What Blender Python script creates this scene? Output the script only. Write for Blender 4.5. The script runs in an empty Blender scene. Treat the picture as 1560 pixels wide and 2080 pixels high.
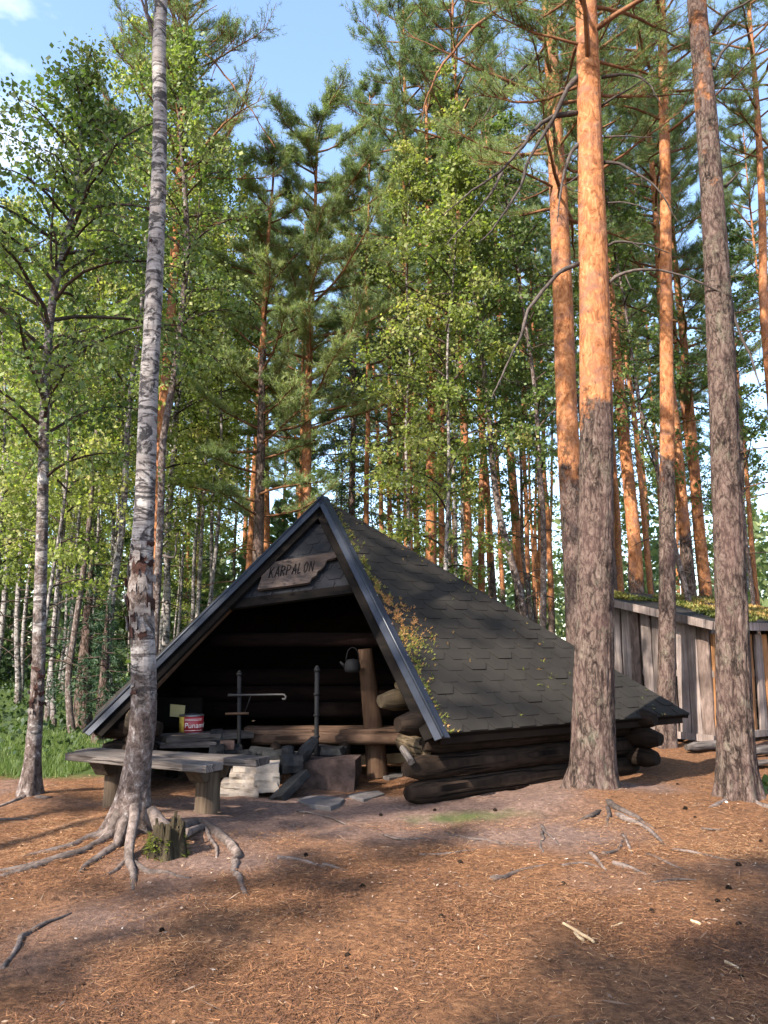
import bpy, math, random
import numpy as np
from mathutils import Vector, Matrix

random.seed(7)
RNG = np.random.default_rng(11)
SC = bpy.context.scene
COL = SC.collection
R = math.radians

# ------------------------------------------------------------------ camera
PITCH = R(9.82)
CAMZ = 1.35
cam_d = bpy.data.cameras.new("camera")
cam_d.sensor_fit = 'VERTICAL'
cam_d.sensor_height = 36.0
cam_d.lens = 36.0 * 1560 / 2080
cam_d.clip_start = 0.05
cam_d.clip_end = 1500
cam = bpy.data.objects.new("camera", cam_d)
cam.location = (0, 0, CAMZ)
cam.rotation_euler = (R(90) + PITCH, 0, 0)
COL.objects.link(cam)
SC.camera = cam

# ------------------------------------------------------------------ sky, sun, exposure
SUN_EL, SUN_AZ = R(39), R(221)        # azimuth of the sun, clockwise from +Y
SX, SY = math.sin(SUN_AZ), math.cos(SUN_AZ)
world = bpy.data.worlds.new("World")
SC.world = world
world.use_nodes = True
wn, wl = world.node_tree.nodes, world.node_tree.links
wn.clear()
w_out = wn.new("ShaderNodeOutputWorld")
w_bg = wn.new("ShaderNodeBackground")
w_bg.inputs['Strength'].default_value = 0.15
sky = wn.new("ShaderNodeTexSky")
sky.sky_type = 'NISHITA'
sky.sun_disc = False
sky.sun_elevation = SUN_EL
sky.sun_rotation = SUN_AZ
sky.altitude = 100
sky.air_density = 1.0
sky.dust_density = 1.0
sky.ozone_density = 1.2
w_tc = wn.new("ShaderNodeTexCoord")
w_map = wn.new("ShaderNodeMapping")
w_map.inputs['Scale'].default_value = (1.0, 1.0, 2.2)
w_map.inputs['Location'].default_value = (1.35, 0.45, 0.3)
w_no = wn.new("ShaderNodeTexNoise")
w_no.inputs['Scale'].default_value = 2.3
w_no.inputs['Detail'].default_value = 7
w_no.inputs['Roughness'].default_value = 0.55
w_rp = wn.new("ShaderNodeValToRGB")
w_rp.color_ramp.elements[0].position = 0.60
w_rp.color_ramp.elements[1].position = 0.80
w_mx = wn.new("ShaderNodeMix")
w_mx.data_type = 'RGBA'
w_mx.inputs[7].default_value = (5.4, 5.5, 5.7, 1)
wl.new(w_tc.outputs['Generated'], w_map.inputs['Vector'])
wl.new(w_map.outputs[0], w_no.inputs['Vector'])
wl.new(w_no.outputs['Fac'], w_rp.inputs['Fac'])
wl.new(w_rp.outputs['Color'], w_mx.inputs[0])
wl.new(sky.outputs['Color'], w_mx.inputs[6])
wl.new(w_mx.outputs[2], w_bg.inputs['Color'])
wl.new(w_bg.outputs[0], w_out.inputs['Surface'])

sun_d = bpy.data.lights.new("sun", 'SUN')
sun_d.energy = 4.6
sun_d.angle = R(0.55)
sun_d.color = (1.0, 0.93, 0.82)
sun = bpy.data.objects.new("sun", sun_d)
sun_dir = Vector((SX * math.cos(SUN_EL), SY * math.cos(SUN_EL), math.sin(SUN_EL)))
sun.rotation_euler = (-sun_dir).to_track_quat('-Z', 'Y').to_euler()
sun.location = (-20, -15, 30)
COL.objects.link(sun)

SC.view_settings.view_transform = 'Standard'
SC.view_settings.look = 'None'
SC.view_settings.gamma = 1
SC.view_settings.exposure = 1.8
SC.view_settings.use_curve_mapping = False
SC.render.engine = 'CYCLES'
SC.cycles.max_bounces = 6
SC.cycles.diffuse_bounces = 3
SC.cycles.glossy_bounces = 2
SC.cycles.transmission_bounces = 3
SC.cycles.transparent_max_bounces = 4
SC.cycles.caustics_reflective = False
SC.cycles.caustics_refractive = False
SC.cycles.use_denoising = True
SC.cycles.use_adaptive_sampling = True
SC.cycles.adaptive_threshold = 0.02

# ------------------------------------------------------------------ the view ray: photograph pixel -> place in the world
CP, SP = math.cos(PITCH), math.sin(PITCH)
def ray(px, py):
    u = (px - 780) / 1560
    v = (1040 - py) / 1560
    return Vector((u, CP - v * SP, SP + v * CP))
def at(px, py, y):
    d = ray(px, py)
    return Vector((0, 0, CAMZ)) + d * (y / d.y)
def gp(px, py, z=0.0):
    d = ray(px, py)
    return Vector((0, 0, CAMZ)) + d * ((z - CAMZ) / d.z)
def onplane(px, py, p0, n):
    d = ray(px, py)
    o = Vector((0, 0, CAMZ))
    return o + d * ((p0 - o).dot(n) / d.dot(n))

# ------------------------------------------------------------------ noise
def _hash(ix, iy, iz, seed):
    h = (ix * 374761393 + iy * 668265263 + iz * 2147483647 + seed * 144665) & 0xffffffff
    h = ((h ^ (h >> 13)) * 1274126177) & 0xffffffff
    return ((h ^ (h >> 16)) & 0xffff) / 65535.0
def vnoise(x, y, z=0.0, seed=0):
    x = np.asarray(x, float); y = np.asarray(y, float); z = np.asarray(z, float) + 0 * x
    xi = np.floor(x).astype(np.int64); yi = np.floor(y).astype(np.int64); zi = np.floor(z).astype(np.int64)
    fx, fy, fz = x - xi, y - yi, z - zi
    fx = fx * fx * (3 - 2 * fx); fy = fy * fy * (3 - 2 * fy); fz = fz * fz * (3 - 2 * fz)
    r = 0
    for dx in (0, 1):
        for dy in (0, 1):
            for dz in (0, 1):
                w = (fx if dx else 1 - fx) * (fy if dy else 1 - fy) * (fz if dz else 1 - fz)
                r = r + w * _hash(xi + dx, yi + dy, zi + dz, seed)
    return r * 2 - 1
def fbm(x, y, z=0.0, seed=0, octv=4):
    r, a = 0, 1.0
    for o in range(octv):
        r = r + a * vnoise(np.asarray(x) * 2 ** o, np.asarray(y) * 2 ** o, np.asarray(z) * 2 ** o, seed + o * 17)
        a *= 0.5
    return r / 1.9

# ------------------------------------------------------------------ mesh helpers
def link(o, parent=None):
    COL.objects.link(o)
    if parent is not None:
        o.parent = parent
    return o
def tag(o, label=None, cat=None, group=None, kind=None):
    if label: o['label'] = label
    if cat: o['category'] = cat
    if group: o['group'] = group
    if kind: o['kind'] = kind
    return o
def empty(name, loc=(0, 0, 0), label=None, cat=None, group=None):
    o = bpy.data.objects.new(name, None)
    o.location = loc
    o.empty_display_size = 0.1
    COL.objects.link(o)
    return tag(o, label, cat, group)
def mesh_np(name, V, F, mat, smooth=False, attr=None):
    """V (n,3), F (m,k) constant polygon size; attr = {name: per-vertex float}"""
    V = np.asarray(V, np.float32); F = np.asarray(F, np.int32)
    me = bpy.data.meshes.new(name)
    m, k = F.shape
    me.vertices.add(len(V)); me.vertices.foreach_set('co', V.ravel())
    me.loops.add(m * k); me.loops.foreach_set('vertex_index', F.ravel())
    me.polygons.add(m)
    me.polygons.foreach_set('loop_start', np.arange(0, m * k, k, dtype=np.int32))
    try: me.polygons.foreach_set('loop_total', np.full(m, k, np.int32))
    except Exception: pass
    me.polygons.foreach_set('use_smooth', np.full(m, smooth, bool))
    if attr:
        for an, av in attr.items():
            a = me.attributes.new(an, 'FLOAT', 'POINT')
            a.data.foreach_set('value', np.asarray(av, np.float32))
    me.materials.append(mat)
    me.update(calc_edges=True)
    me.validate()
    return me
def grain_attr(me, ga, gl):
    for an, av in (('ga', ga), ('gl', gl)):
        a = me.attributes.new(an, 'FLOAT', 'POINT'); a.data.foreach_set('value', np.asarray(av, np.float32))
class MB:
    """gathers shapes into one mesh"""
    def __init__(s): s.v = []; s.f = []; s.sm = []
    def add(s, V, F, smooth=False):
        b = len(s.v)
        s.v += [tuple(p) for p in V]
        s.f += [tuple(i + b for i in f) for f in F]
        s.sm += [smooth] * len(F)
        return s
    def box(s, c, size, rot=None, jit=0.0):
        c = Vector(c); hx, hy, hz = size[0] / 2, size[1] / 2, size[2] / 2
        M = rot if rot is not None else Matrix.Identity(3)
        V = []
        for x, y, z in ((-1,-1,-1),(1,-1,-1),(1,1,-1),(-1,1,-1),(-1,-1,1),(1,-1,1),(1,1,1),(-1,1,1)):
            p = Vector((x * hx, y * hy, z * hz))
            if jit: p += Vector((random.uniform(-jit, jit), random.uniform(-jit, jit), random.uniform(-jit, jit)))
            V.append(c + M @ p)
        return s.add(V, [(3,2,1,0),(4,5,6,7),(0,1,5,4),(1,2,6,5),(2,3,7,6),(3,0,4,7)])
    def prism(s, poly, n, th):
        """polygon (list of Vectors) extruded by -n*th"""
        n = Vector(n).normalized()
        k = len(poly)
        V = [Vector(p) for p in poly] + [Vector(p) - n * th for p in poly]
        F = [tuple(range(k)), tuple(range(2 * k - 1, k - 1, -1))]
        F += [(i, i + k, (i + 1) % k + k, (i + 1) % k) for i in range(k)]
        return s.add(V, F)
    def tube(s, pts, rad, sides=10, cap=True, smooth=True):
        V, F = tube(pts, rad, sides)
        n = len(pts)
        s.add(V, F, smooth)
        if cap:
            b = len(s.v) - len(V)
            s.f.append(tuple(b + i for i in range(sides))[::-1]); s.sm.append(False)
            s.f.append(tuple(b + (n - 1) * sides + i for i in range(sides))); s.sm.append(False)
        return s
    def mesh(s, name, mat, bevel=0):
        me = bpy.data.meshes.new(name)
        me.from_pydata(s.v, [], s.f)
        me.polygons.foreach_set('use_smooth', s.sm)
        me.materials.append(mat)
        me.update()
        if getattr(s, 'ga', None) is not None and len(s.ga) == len(s.v): grain_attr(me, s.ga, s.gl)
        return me
    def obj(s, name, mat, parent=None, bevel=0.0):
        o = bpy.data.objects.new(name, s.mesh(name, mat))
        link(o, parent)
        if bevel:
            b = o.modifiers.new("bevel", 'BEVEL'); b.width = bevel; b.segments = 2; b.limit_method = 'ANGLE'
        return o
def frames(P):
    P = np.asarray(P, float)
    T = np.gradient(P, axis=0)
    T /= np.linalg.norm(T, axis=1)[:, None] + 1e-9
    a = np.array([1.0, 0, 0]) if abs(T[0][0]) < .8 else np.array([0, 1.0, 0])
    U = []
    u = a - T[0] * a.dot(T[0])
    for t in T:
        u = u - t * u.dot(t)
        u = u / (np.linalg.norm(u) + 1e-9)
        U.append(u.copy())
    U = np.array(U)
    W = np.cross(T, U)
    return P, T, U, W
def tube(pts, rad, sides=10, disp=None):
    P, T, U, W = frames([tuple(p) for p in pts])
    n = len(P)
    rad = np.full(n, rad, float) if np.isscalar(rad) else np.asarray(rad, float)
    th = np.linspace(0, 2 * np.pi, sides, endpoint=False)
    rr = rad[:, None] * np.ones(sides)[None]
    if disp is not None:
        rr = rr + disp(th[None, :] + 0 * rr, P[:, 2][:, None] + 0 * rr, rr)
    V = P[:, None, :] + rr[..., None] * (np.cos(th)[None, :, None] * U[:, None, :] + np.sin(th)[None, :, None] * W[:, None, :])
    V = V.reshape(-1, 3)
    i = np.arange(n - 1)[:, None] * sides; j = np.arange(sides)[None]; j2 = (j + 1) % sides
    F = np.stack([i + j, i + j2, i + sides + j2, i + sides + j], -1).reshape(-1, 4)
    return V, F
def smooth_path(pts, rad, step):
    """Catmull-Rom resample"""
    P = np.array([tuple(p) for p in pts], float); rad = np.asarray(rad, float)
    Pe = np.vstack([2 * P[0] - P[1], P, 2 * P[-1] - P[-2]])
    out, ro = [], []
    for i in range(len(P) - 1):
        p0, p1, p2, p3 = Pe[i:i + 4]
        L = np.linalg.norm(p2 - p1); k = max(1, int(round(L / step)))
        for t in np.arange(k) / k:
            out.append(.5 * (2 * p1 + (p2 - p0) * t + (2 * p0 - 5 * p1 + 4 * p2 - p3) * t * t + (-p0 + 3 * p1 - 3 * p2 + p3) * t ** 3))
            ro.append(rad[i] * (1 - t) + rad[i + 1] * t)
    out.append(P[-1]); ro.append(rad[-1])
    return np.array(out), np.array(ro)

# ------------------------------------------------------------------ materials
class NT:
    def __init__(s, name, rough=0.85, spec=0.25):
        s.m = bpy.data.materials.new(name); s.m.use_nodes = True
        s.t = s.m.node_tree; s.n = s.t.nodes; s.l = s.t.links
        s.b = s.n['Principled BSDF']
        s.b.inputs['Roughness'].default_value = rough
        s.b.inputs['Specular IOR Level'].default_value = spec
        s.tc = s.n.new('ShaderNodeTexCoord')
    def noise(s, scale, mapping=(1, 1, 1), detail=5, rough=.6, dist=0, coord='Object', loc=(0, 0, 0)):
        mp = s.n.new('ShaderNodeMapping'); mp.inputs['Scale'].default_value = mapping; mp.inputs['Location'].default_value = loc
        s.l.new(s.tc.outputs[coord], mp.inputs['Vector'])
        no = s.n.new('ShaderNodeTexNoise'); no.inputs['Scale'].default_value = scale
        no.inputs['Detail'].default_value = detail; no.inputs['Roughness'].default_value = rough; no.inputs['Distortion'].default_value = dist
        s.l.new(mp.outputs[0], no.inputs['Vector'])
        return no.outputs['Fac']
    def voro(s, scale, mapping=(1, 1, 1), feature='DISTANCE_TO_EDGE', out='Distance'):
        mp = s.n.new('ShaderNodeMapping'); mp.inputs['Scale'].default_value = mapping
        s.l.new(s.tc.outputs['Object'], mp.inputs['Vector'])
        v = s.n.new('ShaderNodeTexVoronoi'); v.feature = feature; v.inputs['Scale'].default_value = scale
        s.l.new(mp.outputs[0], v.inputs['Vector'])
        return v.outputs[out]
    def ramp(s, fac, stops, interp='LINEAR'):
        r = s.n.new('ShaderNodeValToRGB'); r.color_ramp.interpolation = interp
        e = r.color_ramp.elements
        while len(e) < len(stops): e.new(0.5)
        for el, (p, c) in zip(e, stops):
            el.position = p
            el.color = (c, c, c, 1) if np.isscalar(c) else (*c, 1)
        s.l.new(fac, r.inputs['Fac'])
        return r.outputs['Color']
    def mix(s, fac, a, b, mode='MIX'):
        m = s.n.new('ShaderNodeMix'); m.data_type = 'RGBA'; m.blend_type = mode
        for k, x in ((0, fac), (6, a), (7, b)):
            if isinstance(x, (int, float)): m.inputs[k].default_value = x
            elif isinstance(x, tuple): m.inputs[k].default_value = (*x, 1)
            else: s.l.new(x, m.inputs[k])
        return m.outputs[2]
    def grain(s, scale, stretch=7.0, detail=6, rough=.65, off=0.0):
        c = s.n.new('ShaderNodeCombineXYZ')
        s.l.new(s.math('MULTIPLY', s.attr('ga'), stretch), c.inputs[0]); s.l.new(s.attr('gl'), c.inputs[1])
        s.l.new(s.math('MULTIPLY', s.rnd(), 37.0), c.inputs[2])
        no = s.n.new('ShaderNodeTexNoise'); no.inputs['Scale'].default_value = scale; no.inputs['Detail'].default_value = detail; no.inputs['Roughness'].default_value = rough
        no.inputs['Distortion'].default_value = .25
        s.l.new(c.outputs[0], no.inputs['Vector'])
        return no.outputs['Fac']
    def math(s, op, a, b=0.0):
        m = s.n.new('ShaderNodeMath'); m.operation = op
        for k, x in ((0, a), (1, b)):
            if isinstance(x, (int, float)): m.inputs[k].default_value = x
            else: s.l.new(x, m.inputs[k])
        return m.outputs[0]
    def attr(s, name):
        a = s.n.new('ShaderNodeAttribute'); a.attribute_name = name
        return a.outputs['Fac']
    def rnd(s):
        return s.n.new('ShaderNodeObjectInfo').outputs['Random']
    def color(s, c):
        if isinstance(c, tuple): s.b.inputs['Base Color'].default_value = (*c, 1)
        else: s.l.new(c, s.b.inputs['Base Color'])
        return s
    def bump(s, h, strength=.5, dist=.01):
        b = s.n.new('ShaderNodeBump'); b.inputs['Strength'].default_value = strength; b.inputs['Distance'].default_value = dist
        s.l.new(h, b.inputs['Height']); s.l.new(b.outputs[0], s.b.inputs['Normal'])
        return s

def wood(name, c1, c2, grain=(1, 1, 1), scale=6, rough=.85, bump=.5, varied=True):
    t = NT(name, rough, .08)
    n1 = t.grain(scale, grain) if not isinstance(grain, tuple) else t.noise(scale, grain, 6, .65, .3)
    n2 = t.noise(1.7, (1, 1, 1), 3)
    c = t.ramp(n1, [(.32, c1), (.68, c2)])
    if not isinstance(grain, tuple):
        ck = t.ramp(t.grain(1.6, 26, 3, .5), [(.60, 0.0), (.645, .92)])
        c = t.mix(ck, c, tuple(x * .22 for x in c1)); n1 = t.math('SUBTRACT', n1, t.math('MULTIPLY', ck, .6))
    c = t.mix(t.ramp(n2, [(.35, .75), (.7, 0.0)]), c, tuple(x * .55 for x in c1))
    if varied:
        r = t.rnd()
        c = t.mix(.55, c, t.ramp(r, [(0, .55), (1, 1.3)]), 'MULTIPLY')
    t.color(c); t.bump(n1, bump, .012)
    return t.m

def pine_bark():
    t = NT("pine_bark", .92, .12)
    o = t.attr('bark')
    # plates: voronoi cells on noise-warped coordinates
    wn_ = t.n.new('ShaderNodeTexNoise'); wn_.inputs['Scale'].default_value = 7; wn_.inputs['Detail'].default_value = 4
    mp = t.n.new('ShaderNodeMapping'); mp.inputs['Scale'].default_value = (1, 1, .38)
    t.l.new(t.tc.outputs['Object'], mp.inputs['Vector']); t.l.new(mp.outputs[0], wn_.inputs['Vector'])
    va = t.n.new('ShaderNodeVectorMath'); va.operation = 'MULTIPLY_ADD'; va.inputs[1].default_value = (.16, .16, .16)
    t.l.new(wn_.outputs['Color'], va.inputs[0]); t.l.new(mp.outputs[0], va.inputs[2])
    vo = t.n.new('ShaderNodeTexVoronoi'); vo.feature = 'DISTANCE_TO_EDGE'; vo.inputs['Scale'].default_value = 21
    t.l.new(va.outputs[0], vo.inputs['Vector'])
    fine = t.noise(34, (1, 1, .5), 7, .7, .3)
    plate = t.ramp(vo.outputs['Distance'], [(0, 0.0), (.06, .6), (.2, 1.0)])
    n_a = t.noise(17, (1, 1, .42), 10, .78, .9)
    n_b = t.noise(5, (1, 1, .45), 5, .6, .4)
    hgt = t.math('ADD', t.math('MULTIPLY', plate, .10), t.math('ADD', t.math('MULTIPLY', n_a, 1.0), t.math('MULTIPLY', fine, .25)))
    lowc = t.ramp(hgt, [(.55, (.008, .0055, .0045)), (.645, (.030, .021, .017)), (.72, (.095, .067, .053)), (.83, (.165, .124, .102)), (.95, (.27, .215, .185))])
    lowc = t.mix(t.ramp(n_b, [(.38, 0.0), (.66, .6)]), lowc, t.mix(.6, lowc, (.17, .10, .088)))
    lic = t.ramp(t.noise(6.5, (1, 1, .6), 7, .72), [(.55, 0.0), (.68, .65)])
    lowc = t.mix(lic, lowc, t.mix(.5, lowc, (.22, .215, .15)))
    fl = t.noise(15, (1, 1, .55), 7, .68, 1.0)
    hic = t.ramp(fl, [(.30, (.07, .026, .014)), (.42, (.215, .080, .032)), (.55, (.33, .142, .060)), (.74, (.46, .245, .135))])
    hic = t.mix(t.ramp(t.noise(4, (1, 1, 1.3), 4), [(.48, 0.0), (.66, .8)]), hic, (.175, .088, .062))
    hic = t.mix(t.ramp(t.noise(11, (1, 1, 1.0), 3), [(.66, 0.0), (.74, .75)]), hic, (.09, .05, .04))
    edge = t.math('ADD', o, t.math('MULTIPLY', t.math('SUBTRACT', t.noise(4.2, (1, 1, .7), 7, .7), .5), 1.7))
    f = t.ramp(edge, [(.42, 0.0), (.58, 1.0)])
    t.color(t.mix(f, lowc, hic))
    h = t.math('ADD', t.math('MULTIPLY', t.math('ADD', hgt, t.math('MULTIPLY', fine, .35)), t.math('SUBTRACT', 1.1, f)), t.math('MULTIPLY', fl, .7))
    t.bump(h, 1.0, .03)
    return t.m
def birch_bark():
    t = NT("birch_bark", .8, .2)
    o = t.attr('bark')         # 1 = dark furrowed foot
    base = t.ramp(t.noise(5, (1, 1, 2.5), 6, .65), [(.3, (.15, .128, .118)), (.5, (.255, .228, .212)), (.7, (.37, .34, .32))])
    base = t.mix(t.ramp(t.noise(22, (1, 1, 3.5), 5, .7), [(.42, 0.0), (.66, .65)]), base, (.15, .12, .11))
    l1 = t.ramp(t.noise(3.2, (1, 1, 9), 6, .65, .6), [(.54, 0.0), (.59, .95)])
    l2 = t.ramp(t.noise(3.2, (1.2, 1.2, 1.7), 8, .74, 1.6), [(.515, 0.0), (.565, .96)])
    l3 = t.ramp(t.noise(15, (1, 1, 6), 3, .6), [(.64, 0.0), (.68, .9)])
    c = t.mix(l1, base, (.055, .043, .040))
    c = t.mix(l3, c, (.06, .048, .045))
    c = t.mix(l2, c, (.030, .026, .026))
    rag = t.noise(20, (1, 1, .7), 8, .75, .5)
    foot = t.ramp(rag, [(.36, (.018, .013, .011)), (.48, (.085, .058, .048)), (.56, (.14, .11, .098)), (.68, (.36, .32, .30))])
    e = t.math('ADD', o, t.math('MULTIPLY', t.math('SUBTRACT', t.noise(7, (1, 1, 1.6), 6, .7), .5), 1.5))
    fm = t.ramp(e, [(.38, 0.0), (.56, 1.0)])
    c = t.mix(fm, c, foot)
    t.color(c)
    t.bump(t.math('ADD', t.math('MULTIPLY', rag, t.math('ADD', .25, fm)), t.math('MULTIPLY', l2, -.3)), .85, .02)
    return t.m
def leaf(name, stops, trans=.38, rough=.55):
    t = NT(name, rough, .3)
    a = t.attr('tint')
    c = t.ramp(a, stops)
    t.color(c)
    tr = t.n.new('ShaderNodeBsdfTranslucent')
    br = t.mix(1.0, c, (1.5, 1.7, .75), 'MULTIPLY')
    t.l.new(br, tr.inputs['Color'])
    ms = t.n.new('ShaderNodeMixShader'); ms.inputs[0].default_value = trans
    t.l.new(t.b.outputs[0], ms.inputs[1]); t.l.new(tr.outputs[0], ms.inputs[2])
    t.l.new(ms.outputs[0], t.n['Material Output'].inputs['Surface'])
    return t.m
def rock(name, c1, c2, scale=7, bump=.8, rough=.9):
    t = NT(name, rough, .2)
    n = t.noise(scale, (1, 1, 1), 8, .65)
    t.color(t.ramp(n, [(.3, c1), (.7, c2)])); t.bump(n, bump, .02)
    return t.m

M = {}
M['pine_bark'] = pine_bark()
M['birch_bark'] = birch_bark()
M['twig'] = wood('twig_bark', (.045, .032, .026), (.11, .078, .062), (1, 1, .4), 14, .9)
M['pine_twig'] = wood('pine_twig_bark', (.12, .055, .03), (.3, .15, .08), (1, 1, 1), 10, .9)
M['dead_limb'] = wood('dead_limb_bark', (.045, .036, .032), (.15, .12, .105), (1, 1, 1), 18, .9)
M['root'] = wood('root_bark', (.05, .037, .031), (.245, .19, .165), (1, 1, 1), 22, .9, 1.0)
M['log'] = wood('shaded_log', (.008, .0052, .004), (.048, .031, .021), 9.0, 4.5, .85, .9)  # log wood darkened to carry the shade on the walls
M['log_sunlit'] = wood('sunlit_log', (.03, .022, .014), (.155, .11, .066), 9.0, 4.5, .85, .9)  # same log wood, painted lighter for ends the sun reaches
M['post'] = wood('debarked_post', (.065, .036, .023), (.165, .10, .062), (9, 9, .7), 3, .8, .5)
M['bench'] = wood('weathered_bench', (.055, .043, .038), (.25, .21, .185), 12.0, 4, .85, .8)
M['bench_leg'] = wood('bench_leg', (.05, .034, .024), (.145, .105, .072), (10, 10, .7), 3, .85, .6)
M['seat_in'] = wood('inside_seat', (.055, .031, .02), (.175, .107, .072), 12.0, 4, .8, .6)
M['soot'] = wood('sooty_boards', (.005, .004, .0032), (.014, .010, .008), (1, 1, 5), 4, .9)
M['shed_plank'] = wood('shed_plank', (.14, .105, .092), (.36, .29, .26), (12, 12, .6), 3, .85, .7)
M['shed_plank_orange'] = wood('shed_plank_orange', (.25, .11, .045), (.48, .25, .12), (12, 12, .6), 3, .8, .6)
M['slab_bark'] = wood('slab_bark', (.08, .055, .045), (.30, .22, .19), (1, 1, .35), 13, .9, 1)
M['split'] = wood('split_wood', (.38, .26, .15), (.62, .47, .30), (3, 3, 3), 6, .8)
M['stump'] = wood('rotten_stump', (.014, .011, .007), (.11, .085, .052), (11, 11, .9), 5, .95, 1)
M['sign'] = wood('sign_board', (.04, .029, .024), (.095, .070, .060), (2.5, 2.5, 22), 3, .85, .4, False)
M['letter'] = NT('carved_letter', .95, .1).color((.005, .004, .0035)).m
M['inner_log'] = wood('dark_inner_log', (.004, .002, .0016), (.013, .006, .0045), (1, 1, 6), 5, .95, .6)  # inner logs toned near black with a reddish cast
M['concrete'] = rock('pale_cracked_stone', (.13, .10, .08), (.34, .285, .235), 5, .6)
M['brownstone'] = rock('brown_stone', (.026, .016, .013), (.10, .064, .053), 9, .9)
M['char'] = rock('charred_wood', (.003, .003, .0035), (.022, .0215, .0225), 11, .8, .75)
M['slate'] = rock('slate_slab', (.055, .047, .044), (.13, .112, .105), 7, .5)
M['iron'] = NT('sooty_iron', .75, .25).color((.012, .011, .011)).m
M['steel'] = NT('worn_iron', .65, .3).color((.028, .026, .025)).m
M['paper'] = NT('paper', .9).color((.55, .43, .20)).m

t = NT('roof_felt', .93, .12)
n = t.noise(420, (1, 1, 1), 2, .5)
n2 = t.noise(2.2, (1, 1, 1), 4)
c = t.ramp(n, [(.3, (.007, .006, .0052)), (.7, (.030, .0258, .0215))])
c = t.mix(t.ramp(n2, [(.4, .0), (.75, .5)]), c, (.040, .034, .028))
c = t.mix(.5, c, t.ramp(t.rnd(), [(0, .85), (1, 1.1)]), 'MULTIPLY')
t.color(c); t.bump(n, .35, .004); M['felt'] = t.m
t = NT('shaded_front_felt', .9, .15)
n = t.noise(420, (1, 1, 1), 2, .5)
t.color(t.ramp(n, [(.3, (.006, .006, .007)), (.7, (.018, .018, .021))])); t.bump(n, .35, .004); M['felt_shaded'] = t.m  # roof felt in a darker copy, shade of the gable put into its colour
t = NT('flashing', .42, .5)
n = t.noise(6, (1, 1, 1), 5)
t.color(t.ramp(n, [(.3, (.010, .012, .018)), (.7, (.019, .022, .032))])); t.b.inputs['Metallic'].default_value = .2
M['flashing'] = t.m
t = NT('can_print', .4, .5); t.color((.30, .018, .022)); M['can_red'] = t.m
t = NT('can_yellow', .4, .5); t.color((.72, .47, .08)); M['can_yellow'] = t.m
t = NT('can_letter', .5); t.color((.72, .62, .55)); M['can_letter'] = t.m
t = NT('can_metal', .35, .5); t.color((.35, .32, .30)); t.b.inputs['Metallic'].default_value = .8; M['can_metal'] = t.m

M['birch_leaf'] = leaf('birch_leaf', [(0, (.06, .088, .022)), (.4, (.155, .185, .05)), (.75, (.275, .275, .09)), (1, (.40, .35, .14))], .48)
M['birch_leaf_dark'] = leaf('birch_leaf_dark', [(0, (.035, .062, .018)), (.5, (.09, .13, .036)), (1, (.21, .23, .075))])
M['needle'] = leaf('pine_needle', [(0, (.045, .075, .03)), (.45, (.125, .165, .068)), (1, (.25, .28, .12))], .38)
M['needle_far'] = leaf('pine_needle_far', [(0, (.05, .08, .034)), (.5, (.125, .165, .07)), (1, (.23, .26, .115))], .36)
M['spruce'] = leaf('spruce_needle', [(0, (.010, .026, .012)), (.6, (.024, .052, .02)), (1, (.05, .085, .03))], .15)
M['grass'] = leaf('grass_blade', [(0, (.04, .065, .016)), (.6, (.085, .125, .032)), (1, (.18, .2, .07))], .35)
M['shrub'] = leaf('shrub_leaf', [(0, (.010, .022, .007)), (.6, (.028, .050, .014)), (1, (.075, .095, .03))], .3)  # leaf colour darkened to stand for shade under the stand
M['moss'] = leaf('moss', [(0, (.055, .075, .012)), (.4, (.14, .145, .022)), (.6, (.25, .15, .04)), (1, (.42, .19, .075))], .15)
M['roof_moss'] = leaf('roof_moss', [(0, (.05, .065, .015)), (.5, (.13, .135, .03)), (.8, (.26, .17, .05)), (1, (.38, .21, .08))], .15)
M['litter'] = leaf('litter_needle', [(0, (.030, .016, .010)), (.35, (.108, .047, .024)), (.7, (.235, .107, .046)), (1, (.40, .245, .13))], .05, .8)
M['chip'] = leaf('litter_chip', [(0, (.06, .035, .025)), (.5, (.19, .12, .08)), (.85, (.36, .25, .17)), (1, (.62, .52, .43))], .05, .8)

# ground: packed mauve soil, rust needle litter, green floor under the birches
t = NT('forest_ground', .95, .1)
sep = t.n.new('ShaderNodeSeparateXYZ'); t.l.new(t.tc.outputs['Object'], sep.inputs[0])
n1 = t.noise(.75, (1, 1, 1), 6, .6, .3)
n2 = t.noise(26, (1, 1, 1), 8, .75)
n3 = t.noise(5, (1, 1, 1), 5, .6)
lit = t.attr('litter')
soil = t.ramp(n2, [(.3, (.062, .037, .029)), (.55, (.165, .104, .080)), (.75, (.26, .175, .138))])
need = t.ramp(n2, [(.3, (.043, .0225, .014)), (.5, (.145, .069, .034)), (.7, (.26, .131, .064))])
c = t.mix(t.ramp(lit, [(.25, 0.0), (.75, 1.0)]), soil, need)
c = t.mix(t.ramp(n3, [(.56, 0.0), (.74, .6)]), c, (.05, .031, .023))
grn = t.attr('green')
gcol = t.ramp(t.noise(9, (1, 1, 1), 6, .7), [(.3, (.022, .038, .010)), (.6, (.06, .085, .022)), (.8, (.11, .09, .035))])
c = t.mix(grn, c, gcol)
t.color(c)
t.bump(t.math('ADD', n2, t.math('MULTIPLY', t.noise(90, (1, 1, 1), 4), .5)), .8, .025)
M['ground'] = t.m

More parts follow.
